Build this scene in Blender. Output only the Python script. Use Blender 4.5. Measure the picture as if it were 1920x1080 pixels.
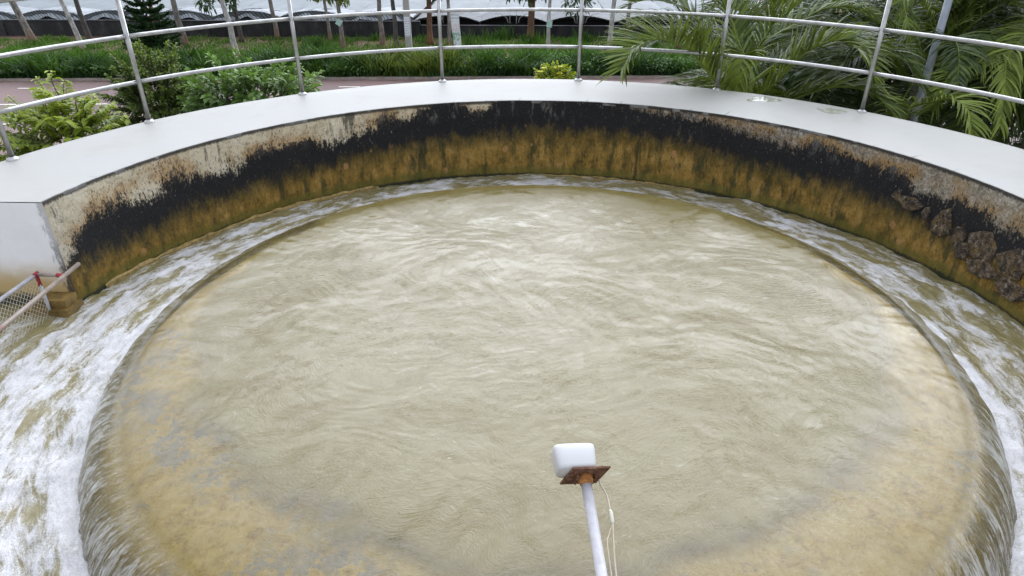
import bpy, math, random
import numpy as np
from mathutils import Vector, Matrix

# ------------------------------------------------------------------ camera, sky, sun, exposure
scene = bpy.context.scene
for o in list(bpy.data.objects):
    bpy.data.objects.remove(o)
R = math.radians
col = scene.collection

cam_data = bpy.data.cameras.new('camera')
cam = bpy.data.objects.new('camera', cam_data)
col.objects.link(cam)
cam.location = (-0.0814, -3.8606, 1.8346)
cam.rotation_euler = (math.pi / 2 - 0.5109, 0, 0.0247)
cam_data.sensor_width = 36
cam_data.lens = 36 * 1272.62 / 1920
cam_data.clip_start = 0.05
cam_data.clip_end = 2000
scene.camera = cam

SUN_EL, SUN_AZ = R(26), R(12)          # azimuth measured from +Y towards +X
world = bpy.data.worlds.new('World')
scene.world = world
world.use_nodes = True
wt = world.node_tree
wt.nodes.clear()


def wn(t, **k):
    n = wt.nodes.new(t)
    for a, b in k.items():
        setattr(n, a, b)
    return n


sky = wn('ShaderNodeTexSky', sky_type='NISHITA', sun_disc=False)
sky.sun_elevation = SUN_EL
sky.sun_rotation = SUN_AZ
sky.dust_density = 2.0
tc = wn('ShaderNodeTexCoord')
mp = wn('ShaderNodeMapping')
mp.inputs['Scale'].default_value = (1.0, 1.0, 2.2)
cl = wn('ShaderNodeTexNoise')
cl.inputs['Scale'].default_value = 1.7
cl.inputs['Detail'].default_value = 6
cl.inputs['Roughness'].default_value = 0.55
cr = wn('ShaderNodeValToRGB')
cr.color_ramp.elements[0].position = 0.33
cr.color_ramp.elements[0].color = (0.25, 0.25, 0.25, 1)
cr.color_ramp.elements[1].position = 0.52
cr.color_ramp.elements[1].color = (1, 1, 1, 1)
cl2 = wn('ShaderNodeTexNoise')
cl2.inputs['Scale'].default_value = 2.6
cl2.inputs['Detail'].default_value = 5
cr2 = wn('ShaderNodeValToRGB')           # brightness of the cloud itself
cr2.color_ramp.elements[0].position = 0.3
cr2.color_ramp.elements[0].color = (7.7, 8.2, 9.4, 1)
cr2.color_ramp.elements[1].position = 0.7
cr2.color_ramp.elements[1].color = (11.3, 11.9, 13.4, 1)
mix = wn('ShaderNodeMix', data_type='RGBA')
bg = wn('ShaderNodeBackground')
bg.inputs['Strength'].default_value = 0.1
wo = wn('ShaderNodeOutputWorld')
L = wt.links.new
L(tc.outputs['Generated'], mp.inputs['Vector'])
L(mp.outputs['Vector'], cl.inputs['Vector'])
L(mp.outputs['Vector'], cl2.inputs['Vector'])
L(cl.outputs['Fac'], cr.inputs['Fac'])
L(cl2.outputs['Fac'], cr2.inputs['Fac'])
L(cr.outputs['Color'], mix.inputs['Factor'])
L(sky.outputs['Color'], mix.inputs['A'])
# thin cloud glows broadly around the hidden sun
nrm = wn('ShaderNodeVectorMath', operation='NORMALIZE')
dotp = wn('ShaderNodeVectorMath', operation='DOT_PRODUCT')
dotp.inputs[1].default_value = (math.sin(SUN_AZ) * math.cos(SUN_EL), math.cos(SUN_AZ) * math.cos(SUN_EL), math.sin(SUN_EL))
glow = wn('ShaderNodeMapRange', interpolation_type='SMOOTHSTEP')
glow.inputs['From Min'].default_value = 0.40
glow.inputs['From Max'].default_value = 1.0
glow.inputs['To Min'].default_value = 1.0
glow.inputs['To Max'].default_value = 3.8
gm_ = wn('ShaderNodeVectorMath', operation='SCALE')
L(tc.outputs['Generated'], nrm.inputs[0])
L(nrm.outputs['Vector'], dotp.inputs[0])
L(dotp.outputs['Value'], glow.inputs['Value'])
L(cr2.outputs['Color'], gm_.inputs[0])
L(glow.outputs['Result'], gm_.inputs['Scale'])
L(gm_.outputs['Vector'], mix.inputs['B'])
L(mix.outputs['Result'], bg.inputs['Color'])
L(bg.outputs['Background'], wo.inputs['Surface'])

sd = bpy.data.lights.new('sun', 'SUN')
sd.energy = 0.6
sd.angle = R(60)
sd.color = (1.0, 0.985, 0.96)
sun = bpy.data.objects.new('sun', sd)
col.objects.link(sun)
sdir = Vector((math.sin(SUN_AZ) * math.cos(SUN_EL), math.cos(SUN_AZ) * math.cos(SUN_EL), math.sin(SUN_EL)))
sun.rotation_euler = sdir.to_track_quat('Z', 'Y').to_euler()
sun.location = (20, 40, 60)

vs = scene.view_settings
vs.view_transform = 'Standard'
vs.look = 'None'
vs.gamma = 1.0
vs.use_curve_mapping = False
vs.exposure = 0.2
scene.cycles.max_bounces = 5
scene.cycles.diffuse_bounces = 3
scene.cycles.glossy_bounces = 3
scene.cycles.transparent_max_bounces = 8
scene.cycles.caustics_reflective = False
scene.cycles.caustics_refractive = False

rng = np.random.default_rng(7)
random.seed(7)


# ------------------------------------------------------------------ helpers
def tag(o, label=None, cat=None, group=None, kind=None):
    if label:
        o['label'] = label
    if cat:
        o['category'] = cat
    if group:
        o['group'] = group
    if kind:
        o['kind'] = kind
    return o


def empty(name, loc=(0, 0, 0), rz=0.0):
    o = bpy.data.objects.new(name, None)
    o.location = loc
    o.rotation_euler = (0, 0, rz)
    o.empty_display_size = 0.2
    col.objects.link(o)
    return o


def link(name, me, mat=None, parent=None, loc=None):
    o = bpy.data.objects.new(name, me)
    if mat is not None and not me.materials:
        me.materials.append(mat)
    col.objects.link(o)
    if parent is not None:
        o.parent = parent
    if loc is not None:
        o.location = loc
    return o


class MB:
    """collects geometry for ONE mesh object"""

    def __init__(self):
        self.v, self.f, self.a, self.n = [], [], {}, 0

    def add(self, verts, faces, **attrs):
        verts = [tuple(map(float, p)) for p in verts]
        self.f.extend(tuple(i + self.n for i in fc) for fc in faces)
        self.v.extend(verts)
        self.n += len(verts)
        for k, val in attrs.items():
            self.a.setdefault(k, []).extend([val] * len(verts))
        return self

    def box(self, x0, y0, z0, x1, y1, z1):
        v = [(x0, y0, z0), (x1, y0, z0), (x1, y1, z0), (x0, y1, z0), (x0, y0, z1), (x1, y0, z1), (x1, y1, z1), (x0, y1, z1)]
        return self.add(v, [(3, 2, 1, 0), (4, 5, 6, 7), (0, 1, 5, 4), (1, 2, 6, 5), (2, 3, 7, 6), (3, 0, 4, 7)])

    def tube(self, pts, rad, n=10, cap=True):
        pts = [Vector(p) for p in pts]
        m = len(pts)
        rads = rad if hasattr(rad, '__len__') else [rad] * m
        vs_, prev = [], None
        for i, p in enumerate(pts):
            t = (pts[min(i + 1, m - 1)] - pts[max(i - 1, 0)]).normalized()
            if prev is None:
                ref = Vector((0, 0, 1)) if abs(t.z) < 0.9 else Vector((1, 0, 0))
                u = t.cross(ref).normalized()
            else:
                u = (prev - t * prev.dot(t)).normalized()
            prev = u
            w = t.cross(u)
            for k in range(n):
                a = 2 * math.pi * k / n
                vs_.append(p + (u * math.cos(a) + w * math.sin(a)) * rads[i])
        fs = []
        for i in range(m - 1):
            for k in range(n):
                k2 = (k + 1) % n
                fs.append((i * n + k, i * n + k2, (i + 1) * n + k2, (i + 1) * n + k))
        if cap:
            fs.append(tuple(range(n - 1, -1, -1)))
            fs.append(tuple((m - 1) * n + k for k in range(n)))
        return self.add(vs_, fs)

    def mesh(self, name, smooth=False):
        me = bpy.data.meshes.new(name)
        me.from_pydata(self.v, [], self.f)
        for k, vals in self.a.items():
            if len(vals) == self.n:
                at = me.attributes.new(k, 'FLOAT', 'POINT')
                at.data.foreach_set('value', np.array(vals, dtype=np.float32))
        if smooth:
            me.polygons.foreach_set('use_smooth', np.ones(len(me.polygons), dtype=bool))
        me.update()
        return me

    def build(self, name, mat, parent=None, smooth=False):
        return link(name, self.mesh(name, smooth), mat, parent)


def grid_mesh(name, X, Y, Z, attrs=None, wrap=False, flip=False):
    """structured grid (rows i, columns j) to a smooth mesh; wrap closes the columns"""
    ni, nj = X.shape
    me = bpy.data.meshes.new(name)
    co = np.stack([X, Y, Z], -1).reshape(-1, 3).astype(np.float32)
    i, j = np.meshgrid(np.arange(ni - 1), np.arange(nj if wrap else nj - 1), indexing='ij')
    j2 = (j + 1) % nj
    q = np.stack([i * nj + j, i * nj + j2, (i + 1) * nj + j2, (i + 1) * nj + j], -1).reshape(-1, 4)
    if flip:
        q = q[:, ::-1]
    nf = len(q)
    me.vertices.add(len(co))
    me.vertices.foreach_set('co', co.ravel())
    me.loops.add(nf * 4)
    me.loops.foreach_set('vertex_index', q.ravel().astype(np.int32))
    me.polygons.add(nf)
    me.polygons.foreach_set('loop_start', np.arange(0, nf * 4, 4, dtype=np.int32))
    me.polygons.foreach_set('use_smooth', np.ones(nf, dtype=bool))
    for k, a in (attrs or {}).items():
        a = np.asarray(a, dtype=np.float32)
        if a.ndim == 3:
            at = me.attributes.new(k, 'FLOAT_VECTOR', 'POINT')
            at.data.foreach_set('vector', a.reshape(-1))
        else:
            at = me.attributes.new(k, 'FLOAT', 'POINT')
            at.data.foreach_set('value', a.reshape(-1))
    me.update(calc_edges=True)
    me.validate()
    return me


_perm = np.random.default_rng(3).random((4096,))


def _h(ix, iy, iz):
    return _perm[(ix * 7919 + iy * 104729 + iz * 1299709 + (ix * iy) * 31 + iz * ix * 17) & 4095]


def vnoise(x, y, z=0.0):
    """smooth value noise, about -1..1"""
    x = np.asarray(x, float); y = np.asarray(y, float); z = np.asarray(z, float) + 0 * x
    ix, iy, iz = np.floor(x).astype(int), np.floor(y).astype(int), np.floor(z).astype(int)
    fx, fy, fz = x - ix, y - iy, z - iz
    fx, fy, fz = (t * t * t * (t * (t * 6 - 15) + 10) for t in (fx, fy, fz))
    r = 0
    for a in (0, 1):
        for b in (0, 1):
            for c in (0, 1):
                w = (fx if a else 1 - fx) * (fy if b else 1 - fy) * (fz if c else 1 - fz)
                r = r + w * _h(ix + a, iy + b, iz + c)
    return r * 2 - 1


def fbm(x, y, z=0.0, o=4):
    r, a = 0, 1.0
    for k in range(o):
        s = 2.03 ** k
        r = r + a * vnoise(x * s + k * 11.3, y * s - k * 7.7, np.asarray(z) * s + k * 3.1)
        a *= 0.5
    return r


# ------------------------------------------------------------------ material helpers
class NT:
    def __init__(self, name):
        self.m = bpy.data.materials.new(name)
        self.m.use_nodes = True
        self.t = self.m.node_tree
        self.t.nodes.clear()
        self.out = self.t.nodes.new('ShaderNodeOutputMaterial')

    def n(self, typ, ins=None, **k):
        nd = self.t.nodes.new(typ)
        for a, b in k.items():
            setattr(nd, a, b)
        for a, b in (ins or {}).items():
            s = nd.inputs[a]
            if isinstance(b, bpy.types.NodeSocket):
                self.t.links.new(b, s)
            else:
                if s.type == 'RGBA' and hasattr(b, '__len__') and len(b) == 3:
                    b = (*b, 1)
                s.default_value = b
        return nd

    def attr(self, name, what='Fac'):
        return self.n('ShaderNodeAttribute', attribute_name=name).outputs[what]

    def pos(self):
        return self.n('ShaderNodeTexCoord').outputs['Object']

    def gpos(self):
        return self.n('ShaderNodeNewGeometry').outputs['Position']

    def mapv(self, v, scale=(1, 1, 1), rot=(0, 0, 0), loc=(0, 0, 0)):
        return self.n('ShaderNodeMapping', {'Vector': v, 'Scale': scale, 'Rotation': rot, 'Location': loc}).outputs[0]

    def noise(self, v, scale=5, detail=4, rough=0.5, dist=0.0, what='Fac'):
        return self.n('ShaderNodeTexNoise', {'Vector': v, 'Scale': scale, 'Detail': detail, 'Roughness': rough, 'Distortion': dist}).outputs[what]

    def vor(self, v, scale=5, what='Distance', feature='F1', rand=1.0):
        return self.n('ShaderNodeTexVoronoi', {'Vector': v, 'Scale': scale, 'Randomness': rand}, feature=feature).outputs[what]

    def ma(self, op, a, b=0.0, c=0.0, clamp=False):
        nd = self.n('ShaderNodeMath', operation=op, use_clamp=clamp)
        for i, v in enumerate((a, b, c)):
            if isinstance(v, bpy.types.NodeSocket):
                self.t.links.new(v, nd.inputs[i])
            else:
                nd.inputs[i].default_value = v
        return nd.outputs[0]

    def vm(self, op, a, b):
        nd = self.n('ShaderNodeVectorMath', operation=op)
        for i, v in enumerate((a, b)):
            if isinstance(v, bpy.types.NodeSocket):
                self.t.links.new(v, nd.inputs[i])
            else:
                nd.inputs[i].default_value = v
        return nd.outputs[0]

    def vscale(self, a, s):
        nd = self.n('ShaderNodeVectorMath', {'Scale': s}, operation='SCALE')
        self.t.links.new(a, nd.inputs[0])
        return nd.outputs[0]

    def ramp(self, f, stops, interp='LINEAR'):
        nd = self.n('ShaderNodeValToRGB', {'Fac': f})
        nd.color_ramp.interpolation = interp
        e = nd.color_ramp.elements
        while len(e) < len(stops):
            e.new(0.5)
        for s, (p, c) in zip(e, stops):
            s.position = p
            s.color = (*c, 1) if hasattr(c, '__len__') else (c, c, c, 1)
        return nd.outputs['Color']

    def smooth(self, v, a, b):
        return self.n('ShaderNodeMapRange', {'Value': v, 'From Min': a, 'From Max': b}, interpolation_type='SMOOTHSTEP').outputs[0]

    def mixc(self, f, a, b, mode='MIX'):
        nd = self.n('ShaderNodeMix', data_type='RGBA', blend_type=mode)
        for k, v in (('Factor', f), ('A', a), ('B', b)):
            s = [q for q in nd.inputs if q.name == k and (q.type == 'RGBA' or k == 'Factor')][0]
            if isinstance(v, bpy.types.NodeSocket):
                self.t.links.new(v, s)
            else:
                s.default_value = v if not (hasattr(v, '__len__') and len(v) == 3) else (*v, 1)
        return [q for q in nd.outputs if q.type == 'RGBA'][0]

    def bump(self, h, strength=0.3, dist=0.01, normal=None):
        ins = {'Height': h, 'Strength': strength, 'Distance': dist}
        if normal is not None:
            ins['Normal'] = normal
        return self.n('ShaderNodeBump', ins).outputs[0]

    def bsdf(self, color, rough=0.6, normal=None, metal=0.0, spec=0.5, **extra):
        ins = {'Base Color': color, 'Roughness': rough, 'Metallic': metal, 'Specular IOR Level': spec}
        if normal is not None:
            ins['Normal'] = normal
        ins.update(extra)
        return self.n('ShaderNodeBsdfPrincipled', ins).outputs[0]

    def mixs(self, f, a, b):
        nd = self.n('ShaderNodeMixShader')
        for i, v in enumerate((f, a, b)):
            if isinstance(v, bpy.types.NodeSocket):
                self.t.links.new(v, nd.inputs[i])
            else:
                nd.inputs[i].default_value = v
        return nd.outputs[0]

    def done(self, s):
        self.t.links.new(s, self.out.inputs['Surface'])
        return self.m


M = {}


def simple(name, c, rough=0.6, metal=0.0, var=0.12, scale=6, bump=0.0, bscale=40, spec=0.5):
    t = NT(name)
    p = t.pos()
    f = t.noise(p, scale, 5, 0.6)
    lo = tuple(x * (1 - var) for x in c)
    hi = tuple(min(1, x * (1 + var)) for x in c)
    cc = t.ramp(f, [(0.3, lo), (0.7, hi)])
    nm = t.bump(t.noise(p, bscale, 4), bump, 0.01) if bump else None
    M[name] = t.done(t.bsdf(cc, rough, nm, metal, spec))


def leafmat(name, dark, light, rough=0.45, trans=0.16, spec=0.3):
    t = NT(name)
    f = t.attr('tint')
    g = t.noise(t.pos(), 9, 3)
    f2 = t.ma('ADD', f, t.ma('MULTIPLY', t.ma('SUBTRACT', g, 0.5), 0.35), clamp=True)
    c = t.mixc(f2, dark, light)
    b = t.bsdf(c, rough, None, 0, spec)
    tr = t.n('ShaderNodeBsdfTranslucent', {'Color': t.mixc(0.5, c, (light[0] * 1.3, light[1] * 1.3, light[2] * 0.6))}).outputs[0]
    M[name] = t.done(t.mixs(trans, b, tr))


# ---- painted coping
t = NT('coping_paint')
p = t.gpos()
f = t.noise(p, 1.1, 5, 0.6)
c = t.ramp(f, [(0.3, (0.35, 0.355, 0.325)), (0.7, (0.41, 0.395, 0.36))])
spots = t.smooth(t.noise(p, 9, 6, 0.7), 0.66, 0.78)
c = t.mixc(t.ma('MULTIPLY', spots, 0.25), c, (0.5, 0.5, 0.47))
grime = t.smooth(t.noise(p, 2.3, 7, 0.7, 0.4), 0.50, 0.72)
c = t.mixc(t.ma('MULTIPLY', grime, 0.22), c, (0.27, 0.26, 0.215))
outr = t.smooth(t.ma('ADD', t.attr('rad'), t.ma('MULTIPLY', t.noise(p, 5, 5, 0.7), 0.30)), 4.70, 4.86)
c = t.mixc(t.ma('MULTIPLY', outr, 0.35), c, (0.22, 0.22, 0.17))
rub = t.smooth(t.noise(t.mapv(p, (4, 40, 4)), 2.0, 4, 0.6), 0.68, 0.74)
c = t.mixc(t.ma('MULTIPLY', rub, 0.12), c, (0.45, 0.45, 0.45))
# hairline cracks running in from the inner edge, one at each formwork joint
rr = t.attr('rad'); th = t.attr('ang')
seg = t.ma('ABSOLUTE', t.ma('SUBTRACT', t.ma('FRACT', t.ma('ADD', t.ma('DIVIDE', th, R(5.8)), t.ma('MULTIPLY', t.ma('SUBTRACT', t.noise(p, 6, 2), 0.5), 0.16))), 0.5))
crk = t.ma('MULTIPLY', t.smooth(seg, 0.474, 0.484), t.smooth(t.ma('ADD', rr, t.ma('MULTIPLY', t.noise(p, 2.1, 1), 0.9)), 4.15, 3.95))
c = t.mixc(t.ma('MULTIPLY', crk, 0.75), c, (0.12, 0.12, 0.11))
edge = t.smooth(t.ma('ADD', rr, t.ma('MULTIPLY', t.noise(p, 14, 4), 0.014)), 3.622, 3.612)
c = t.mixc(t.ma('MULTIPLY', edge, 0.95), c, (0.10, 0.095, 0.085))
nm = t.bump(t.noise(p, 25, 5, 0.6), 0.12, 0.01)
M['coping'] = t.done(t.bsdf(c, t.ma('ADD', 0.42, t.ma('MULTIPLY', f, 0.3)), nm, 0, 0.35))

# ---- stained inner wall: cream paint, black mould, ochre algae (surface stains)
t = NT('stained_wall')
p = t.gpos()
h = t.attr('depthfrac')
d1 = t.attr('mould_top'); d2 = t.attr('algae_top')
pv = t.mapv(p, (1, 1, 0.30))
big = t.noise(p, 2.6, 4, 0.6)
streak = t.noise(pv, 14, 6, 0.68)
fine = t.noise(t.mapv(p, (1, 1, 0.5)), 60, 5, 0.75)
grain = t.noise(p, 120, 4, 0.75)
wob = t.ma('ADD', t.ma('MULTIPLY', t.ma('SUBTRACT', streak, 0.5), 0.26), t.ma('ADD', t.ma('MULTIPLY', t.ma('SUBTRACT', fine, 0.5), 0.42), t.ma('MULTIPLY', t.ma('SUBTRACT', big, 0.5), 0.55)))
h1 = t.ma('ADD', h, wob)
hd1 = t.ma('SUBTRACT', h1, d1)
mould = t.smooth(hd1, -0.04, 0.05)
cream = t.ramp(t.noise(p, 6, 7, 0.7), [(0.28, (0.40, 0.33, 0.22)), (0.45, (0.68, 0.60, 0.42)), (0.7, (0.76, 0.70, 0.56))])
grey = t.ramp(t.ma('ADD', t.ma('MULTIPLY', t.noise(p, 26, 6, 0.8), 0.6), t.ma('MULTIPLY', fine, 0.4)), [(0.42, (0.022, 0.020, 0.018)), (0.50, (0.20, 0.18, 0.155)), (0.58, (0.48, 0.45, 0.39)), (0.70, (0.70, 0.66, 0.59))])
cream = t.mixc(t.attr('greyness'), cream, grey)
orange = t.smooth(hd1, -0.22, -0.02)
cream = t.mixc(t.ma('MULTIPLY', orange, t.ma('MULTIPLY', t.smooth(big, 0.35, 0.6), 0.75)), cream, (0.40, 0.23, 0.07))
pep = t.smooth(t.ma('ADD', fine, t.ma('MULTIPLY', hd1, 0.5)), 0.50, 0.60)
cream = t.mixc(t.ma('MULTIPLY', pep, 0.75), cream, (0.03, 0.027, 0.022))
drip = t.ma('MULTIPLY', t.smooth(t.ma('ADD', t.noise(t.mapv(p, (1, 1, 0.16)), 6.5, 6, 0.7), t.ma('MULTIPLY', t.ma('SUBTRACT', fine, 0.5), 0.16)), 0.57, 0.66), 0.8)
cream = t.mixc(drip, cream, (0.026, 0.024, 0.022))
crack = t.smooth(t.vor(t.vm('ADD', p, t.vscale(t.noise(p, 8, 5, 0.7, what='Color'), 0.22)), 7.5, 'Distance', 'DISTANCE_TO_EDGE'), 0.022, 0.004)
cream = t.mixc(t.ma('MULTIPLY', crack, 0.55), cream, (0.07, 0.055, 0.04))
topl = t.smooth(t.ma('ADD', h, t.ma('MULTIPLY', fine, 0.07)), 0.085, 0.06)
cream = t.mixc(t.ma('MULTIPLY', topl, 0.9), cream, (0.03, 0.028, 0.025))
black = t.ramp(grain, [(0.38, (0.005, 0.005, 0.006)), (0.58, (0.016, 0.016, 0.017)), (0.75, (0.085, 0.080, 0.072))])
flk = t.ma('MULTIPLY', t.smooth(t.noise(t.mapv(p, (1, 1, 0.45)), 52, 4, 0.7), 0.63, 0.70), t.smooth(t.ma('SUBTRACT', h, d1), 0.34, 0.0))
black = t.mixc(t.ma('MULTIPLY', flk, 0.85), black, (0.46, 0.43, 0.36))
wear = t.ma('MULTIPLY', t.smooth(t.ma('ADD', streak, t.ma('MULTIPLY', t.ma('SUBTRACT', big, 0.5), 0.8)), 0.56, 0.72), t.smooth(h, 0.42, 0.05))
black = t.mixc(t.ma('MULTIPLY', wear, 0.6), black, t.ramp(fine, [(0.40, (0.02, 0.02, 0.02)), (0.62, (0.30, 0.28, 0.24))]))
c = t.mixc(mould, cream, black)
alg = t.smooth(t.ma('SUBTRACT', t.ma('ADD', h, t.ma('ADD', t.ma('MULTIPLY', t.ma('SUBTRACT', streak, 0.5), 0.42), t.ma('ADD', t.ma('MULTIPLY', t.ma('SUBTRACT', fine, 0.5), 0.2), t.ma('MULTIPLY', t.ma('SUBTRACT', big, 0.5), 0.3)))), d2), -0.09, 0.09)
on = t.ma('ADD', t.ma('MULTIPLY', t.noise(t.mapv(p, (1, 1, 0.5)), 8, 7, 0.72), 0.65), t.ma('MULTIPLY', fine, 0.35))
och = t.ramp(on, [(0.34, (0.028, 0.026, 0.007)), (0.43, (0.125, 0.082, 0.013)), (0.51, (0.26, 0.155, 0.026)), (0.62, (0.42, 0.26, 0.075))])
gs = t.smooth(t.ma('ADD', t.noise(t.mapv(p, (1, 1, 0.3), loc=(3, 1, 0)), 10, 5, 0.65), t.ma('MULTIPLY', t.ma('SUBTRACT', fine, 0.5), 0.3)), 0.52, 0.64)
och = t.mixc(t.ma('MULTIPLY', gs, 0.8), och, (0.030, 0.036, 0.009))
trn = t.smooth(t.ma('SUBTRACT', t.ma('ADD', h, t.ma('MULTIPLY', t.ma('SUBTRACT', streak, 0.5), 0.5)), d2), 0.26, 0.0)
och = t.mixc(t.ma('MULTIPLY', trn, 0.75), och, (0.045, 0.036, 0.007))
bv = t.mapv(p, (1, 1, 0.75))
bl = t.vor(bv, 6.0, 'Distance')
blob = t.ma('MULTIPLY', t.smooth(t.ma('ADD', bl, t.ma('MULTIPLY', t.noise(p, 30, 4), 0.2)), 0.30, 0.24), t.smooth(t.vor(bv, 6.0, 'Color'), 0.25, 0.6))
och = t.mixc(t.ma('MULTIPLY', blob, 0.65), och, (0.46, 0.24, 0.10))
sp = t.smooth(t.noise(p, 85, 3, 0.6), 0.66, 0.74)
och = t.mixc(t.ma('MULTIPLY', sp, 0.6), och, (0.55, 0.42, 0.2))
low = t.smooth(t.ma('ADD', h, t.ma('MULTIPLY', streak, 0.16)), 0.93, 1.0)
och = t.mixc(t.ma('MULTIPLY', low, 0.65), och, (0.12, 0.115, 0.018))
wl = t.smooth(t.ma('ADD', h, t.ma('MULTIPLY', fine, 0.10)), 1.005, 1.04)
och = t.mixc(t.ma('MULTIPLY', wl, 0.9), och, (0.012, 0.02, 0.012))
run = t.ma('MULTIPLY', t.smooth(t.ma('ADD', t.noise(t.mapv(p, (1, 1, 0.06), loc=(7, 2, 0)), 6.5, 4, 0.6), t.ma('MULTIPLY', t.ma('SUBTRACT', fine, 0.5), 0.2)), 0.58, 0.66), t.smooth(big, 0.40, 0.55))
och = t.mixc(t.ma('MULTIPLY', run, 0.8), och, (0.018, 0.022, 0.008))
c = t.mixc(alg, c, och)
hgt = t.ma('ADD', t.ma('MULTIPLY', t.noise(p, 30, 6, 0.7), 1.0), t.ma('ADD', t.ma('MULTIPLY', fine, 0.6), t.ma('MULTIPLY', streak, 0.8)))
nm = t.bump(hgt, 0.6, 0.02)
rg = t.ma('SUBTRACT', 0.85, t.ma('MULTIPLY', alg, 0.28))
M['stained'] = t.done(t.bsdf(c, rg, nm, 0, 0.35))

# ---- white end face with ochre splash near the water
t = NT('white_face')
p = t.gpos()
z = t.n('ShaderNodeSeparateXYZ', {'Vector': p}).outputs
zz = t.ma('ADD', z['Z'], t.ma('MULTIPLY', t.ma('SUBTRACT', t.noise(p, 7, 5, 0.6), 0.5), 0.14))
c = t.ramp(t.noise(p, 4, 5, 0.6), [(0.3, (0.82, 0.82, 0.82)), (0.7, (0.89, 0.89, 0.90))])
c = t.mixc(t.smooth(zz, -0.42, -0.70), c, (0.52, 0.38, 0.17))
c = t.mixc(t.smooth(zz, -0.72, -0.80), c, (0.05, 0.045, 0.03))
ed = t.smooth(t.ma('ADD', z['X'], t.ma('MULTIPLY', t.ma('SUBTRACT', t.noise(t.mapv(p, (1, 1, 0.3)), 40, 5, 0.75), 0.5), 0.22)), -3.615, -3.565)
c = t.mixc(t.ma('MULTIPLY', ed, t.ma('ADD', 0.45, t.ma('MULTIPLY', t.smooth(zz, -0.2, -0.65), 0.5))), c, (0.05, 0.045, 0.04))
M['white_face'] = t.done(t.bsdf(c, 0.6, t.bump(t.noise(p, 20, 5), 0.2, 0.01)))

# ---- weir concrete under the film of water: ochre slime and grey cement
t = NT('weir_concrete')
p = t.gpos()
n1 = t.noise(p, 3.6, 8, 0.75, 0.2)
n2 = t.noise(p, 13, 7, 0.75)
c = t.ramp(n2, [(0.30, (0.44, 0.27, 0.05)), (0.48, (0.80, 0.56, 0.12)), (0.70, (0.94, 0.74, 0.27))])
g = t.ramp(n2, [(0.3, (0.27, 0.24, 0.18)), (0.7, (0.46, 0.41, 0.32))])
reg_ = t.smooth(t.noise(p, 1.5, 4, 0.6), 0.49, 0.60)
gm = t.ma('MULTIPLY', reg_, 1.0)
gm = t.ma('MULTIPLY', gm, t.smooth(t.ma('ADD', n1, t.ma('MULTIPLY', t.ma('SUBTRACT', n2, 0.5), 0.75)), 0.44, 0.52))
c = t.mixc(t.ma('MULTIPLY', gm, 0.85), c, g)
pk = t.smooth(t.noise(p, 55, 3, 0.6), 0.62, 0.70)
c = t.mixc(t.ma('MULTIPLY', pk, 0.35), c, (0.16, 0.12, 0.05))
M['weir'] = t.done(t.bsdf(c, 0.8, t.bump(n2, 0.4, 0.02)))

# ---- turbid pool water: opacity from the real depth of water over the bed
t = NT('pool_water')
p = t.gpos()
fl = t.attr('flow', 'Vector')
dep = t.attr('water_depth')
nap = t.attr('nappe')
rad = t.attr('rad')
warp = t.vscale(t.vm('SUBTRACT', t.noise(p, 1.25, 3, 0.55, 0.4, 'Color'), (0.5, 0.5, 0.5)), 1.15)
pw = t.vm('ADD', p, warp)
pw2 = t.mapv(pw, (1.0, 2.1, 1.0), (0, 0, 0.35))
r1 = t.noise(pw2, 9, 5, 0.62, 0.7)
r2 = t.noise(pw2, 36, 4, 0.6, 0.5)
r3 = t.noise(t.mapv(pw, (1.2, 2.6, 1)), 60, 3, 0.6, 0.3)
calm = t.smooth(t.noise(p, 1.6, 3, 0.5), 0.30, 0.58)
rip = t.ma('ADD', t.ma('MULTIPLY', r1, 0.30), t.ma('ADD', t.ma('MULTIPLY', r2, 0.42), t.ma('MULTIPLY', r3, 0.34)))
rg1 = t.noise(t.mapv(pw, (1.0, 2.3, 1.0), (0, 0, -0.25), (5, 3, 0)), 21, 3, 0.55, 0.6)
ridge = t.ma('POWER', t.ma('SUBTRACT', 1.0, t.ma('ABSOLUTE', t.ma('MULTIPLY_ADD', rg1, 2.0, -1.0))), 5.0)
rip = t.ma('ADD', rip, t.ma('MULTIPLY', ridge, 0.20))
rip = t.ma('MULTIPLY', rip, t.ma('ADD', 0.70, t.ma('MULTIPLY', calm, 0.45)))
# streaks drawn out along the flow over the lip
st = t.noise(fl, 1.0, 5, 0.62, 0.25)
st2 = t.noise(t.vscale(fl, 2.6), 1.0, 3, 0.6)
st3 = t.noise(t.vscale(fl, 7.0), 1.0, 2, 0.6)
sth = t.ma('ADD', t.ma('MULTIPLY', st, 0.7), t.ma('ADD', t.ma('MULTIPLY', st2, 0.6), t.ma('MULTIPLY', st3, 0.55)))
wst = t.smooth(rad, 1.75, 2.5)
hgt = t.ma('ADD', t.ma('MULTIPLY', rip, t.ma('SUBTRACT', 1.0, t.ma('MULTIPLY', wst, 0.75))), t.ma('MULTIPLY', sth, t.ma('ADD', t.ma('MULTIPLY', wst, 0.16), t.ma('MULTIPLY', nap, 6.5))))
nm = t.bump(hgt, 1.0, 0.0050)
cm = t.noise(pw, 2.4, 5, 0.6, 0.5)
tc_ = t.ramp(cm, [(0.3, (0.150, 0.116, 0.036)), (0.5, (0.166, 0.136, 0.048)), (0.72, (0.182, 0.156, 0.066))])
sky_glint = t.smooth(t.ma('ADD', r1, t.ma('MULTIPLY', t.ma('SUBTRACT', r2, 0.5), 0.5)), 0.60, 0.80)
tc_ = t.mixc(t.ma('MULTIPLY', sky_glint, 0.14), tc_, (0.62, 0.62, 0.56))  # whitish sky reflections on the ripples, painted into the water colour
ws = t.ma('MULTIPLY', t.smooth(rad, 2.47, 2.66), t.smooth(sth, 0.90, 1.04))
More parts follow.
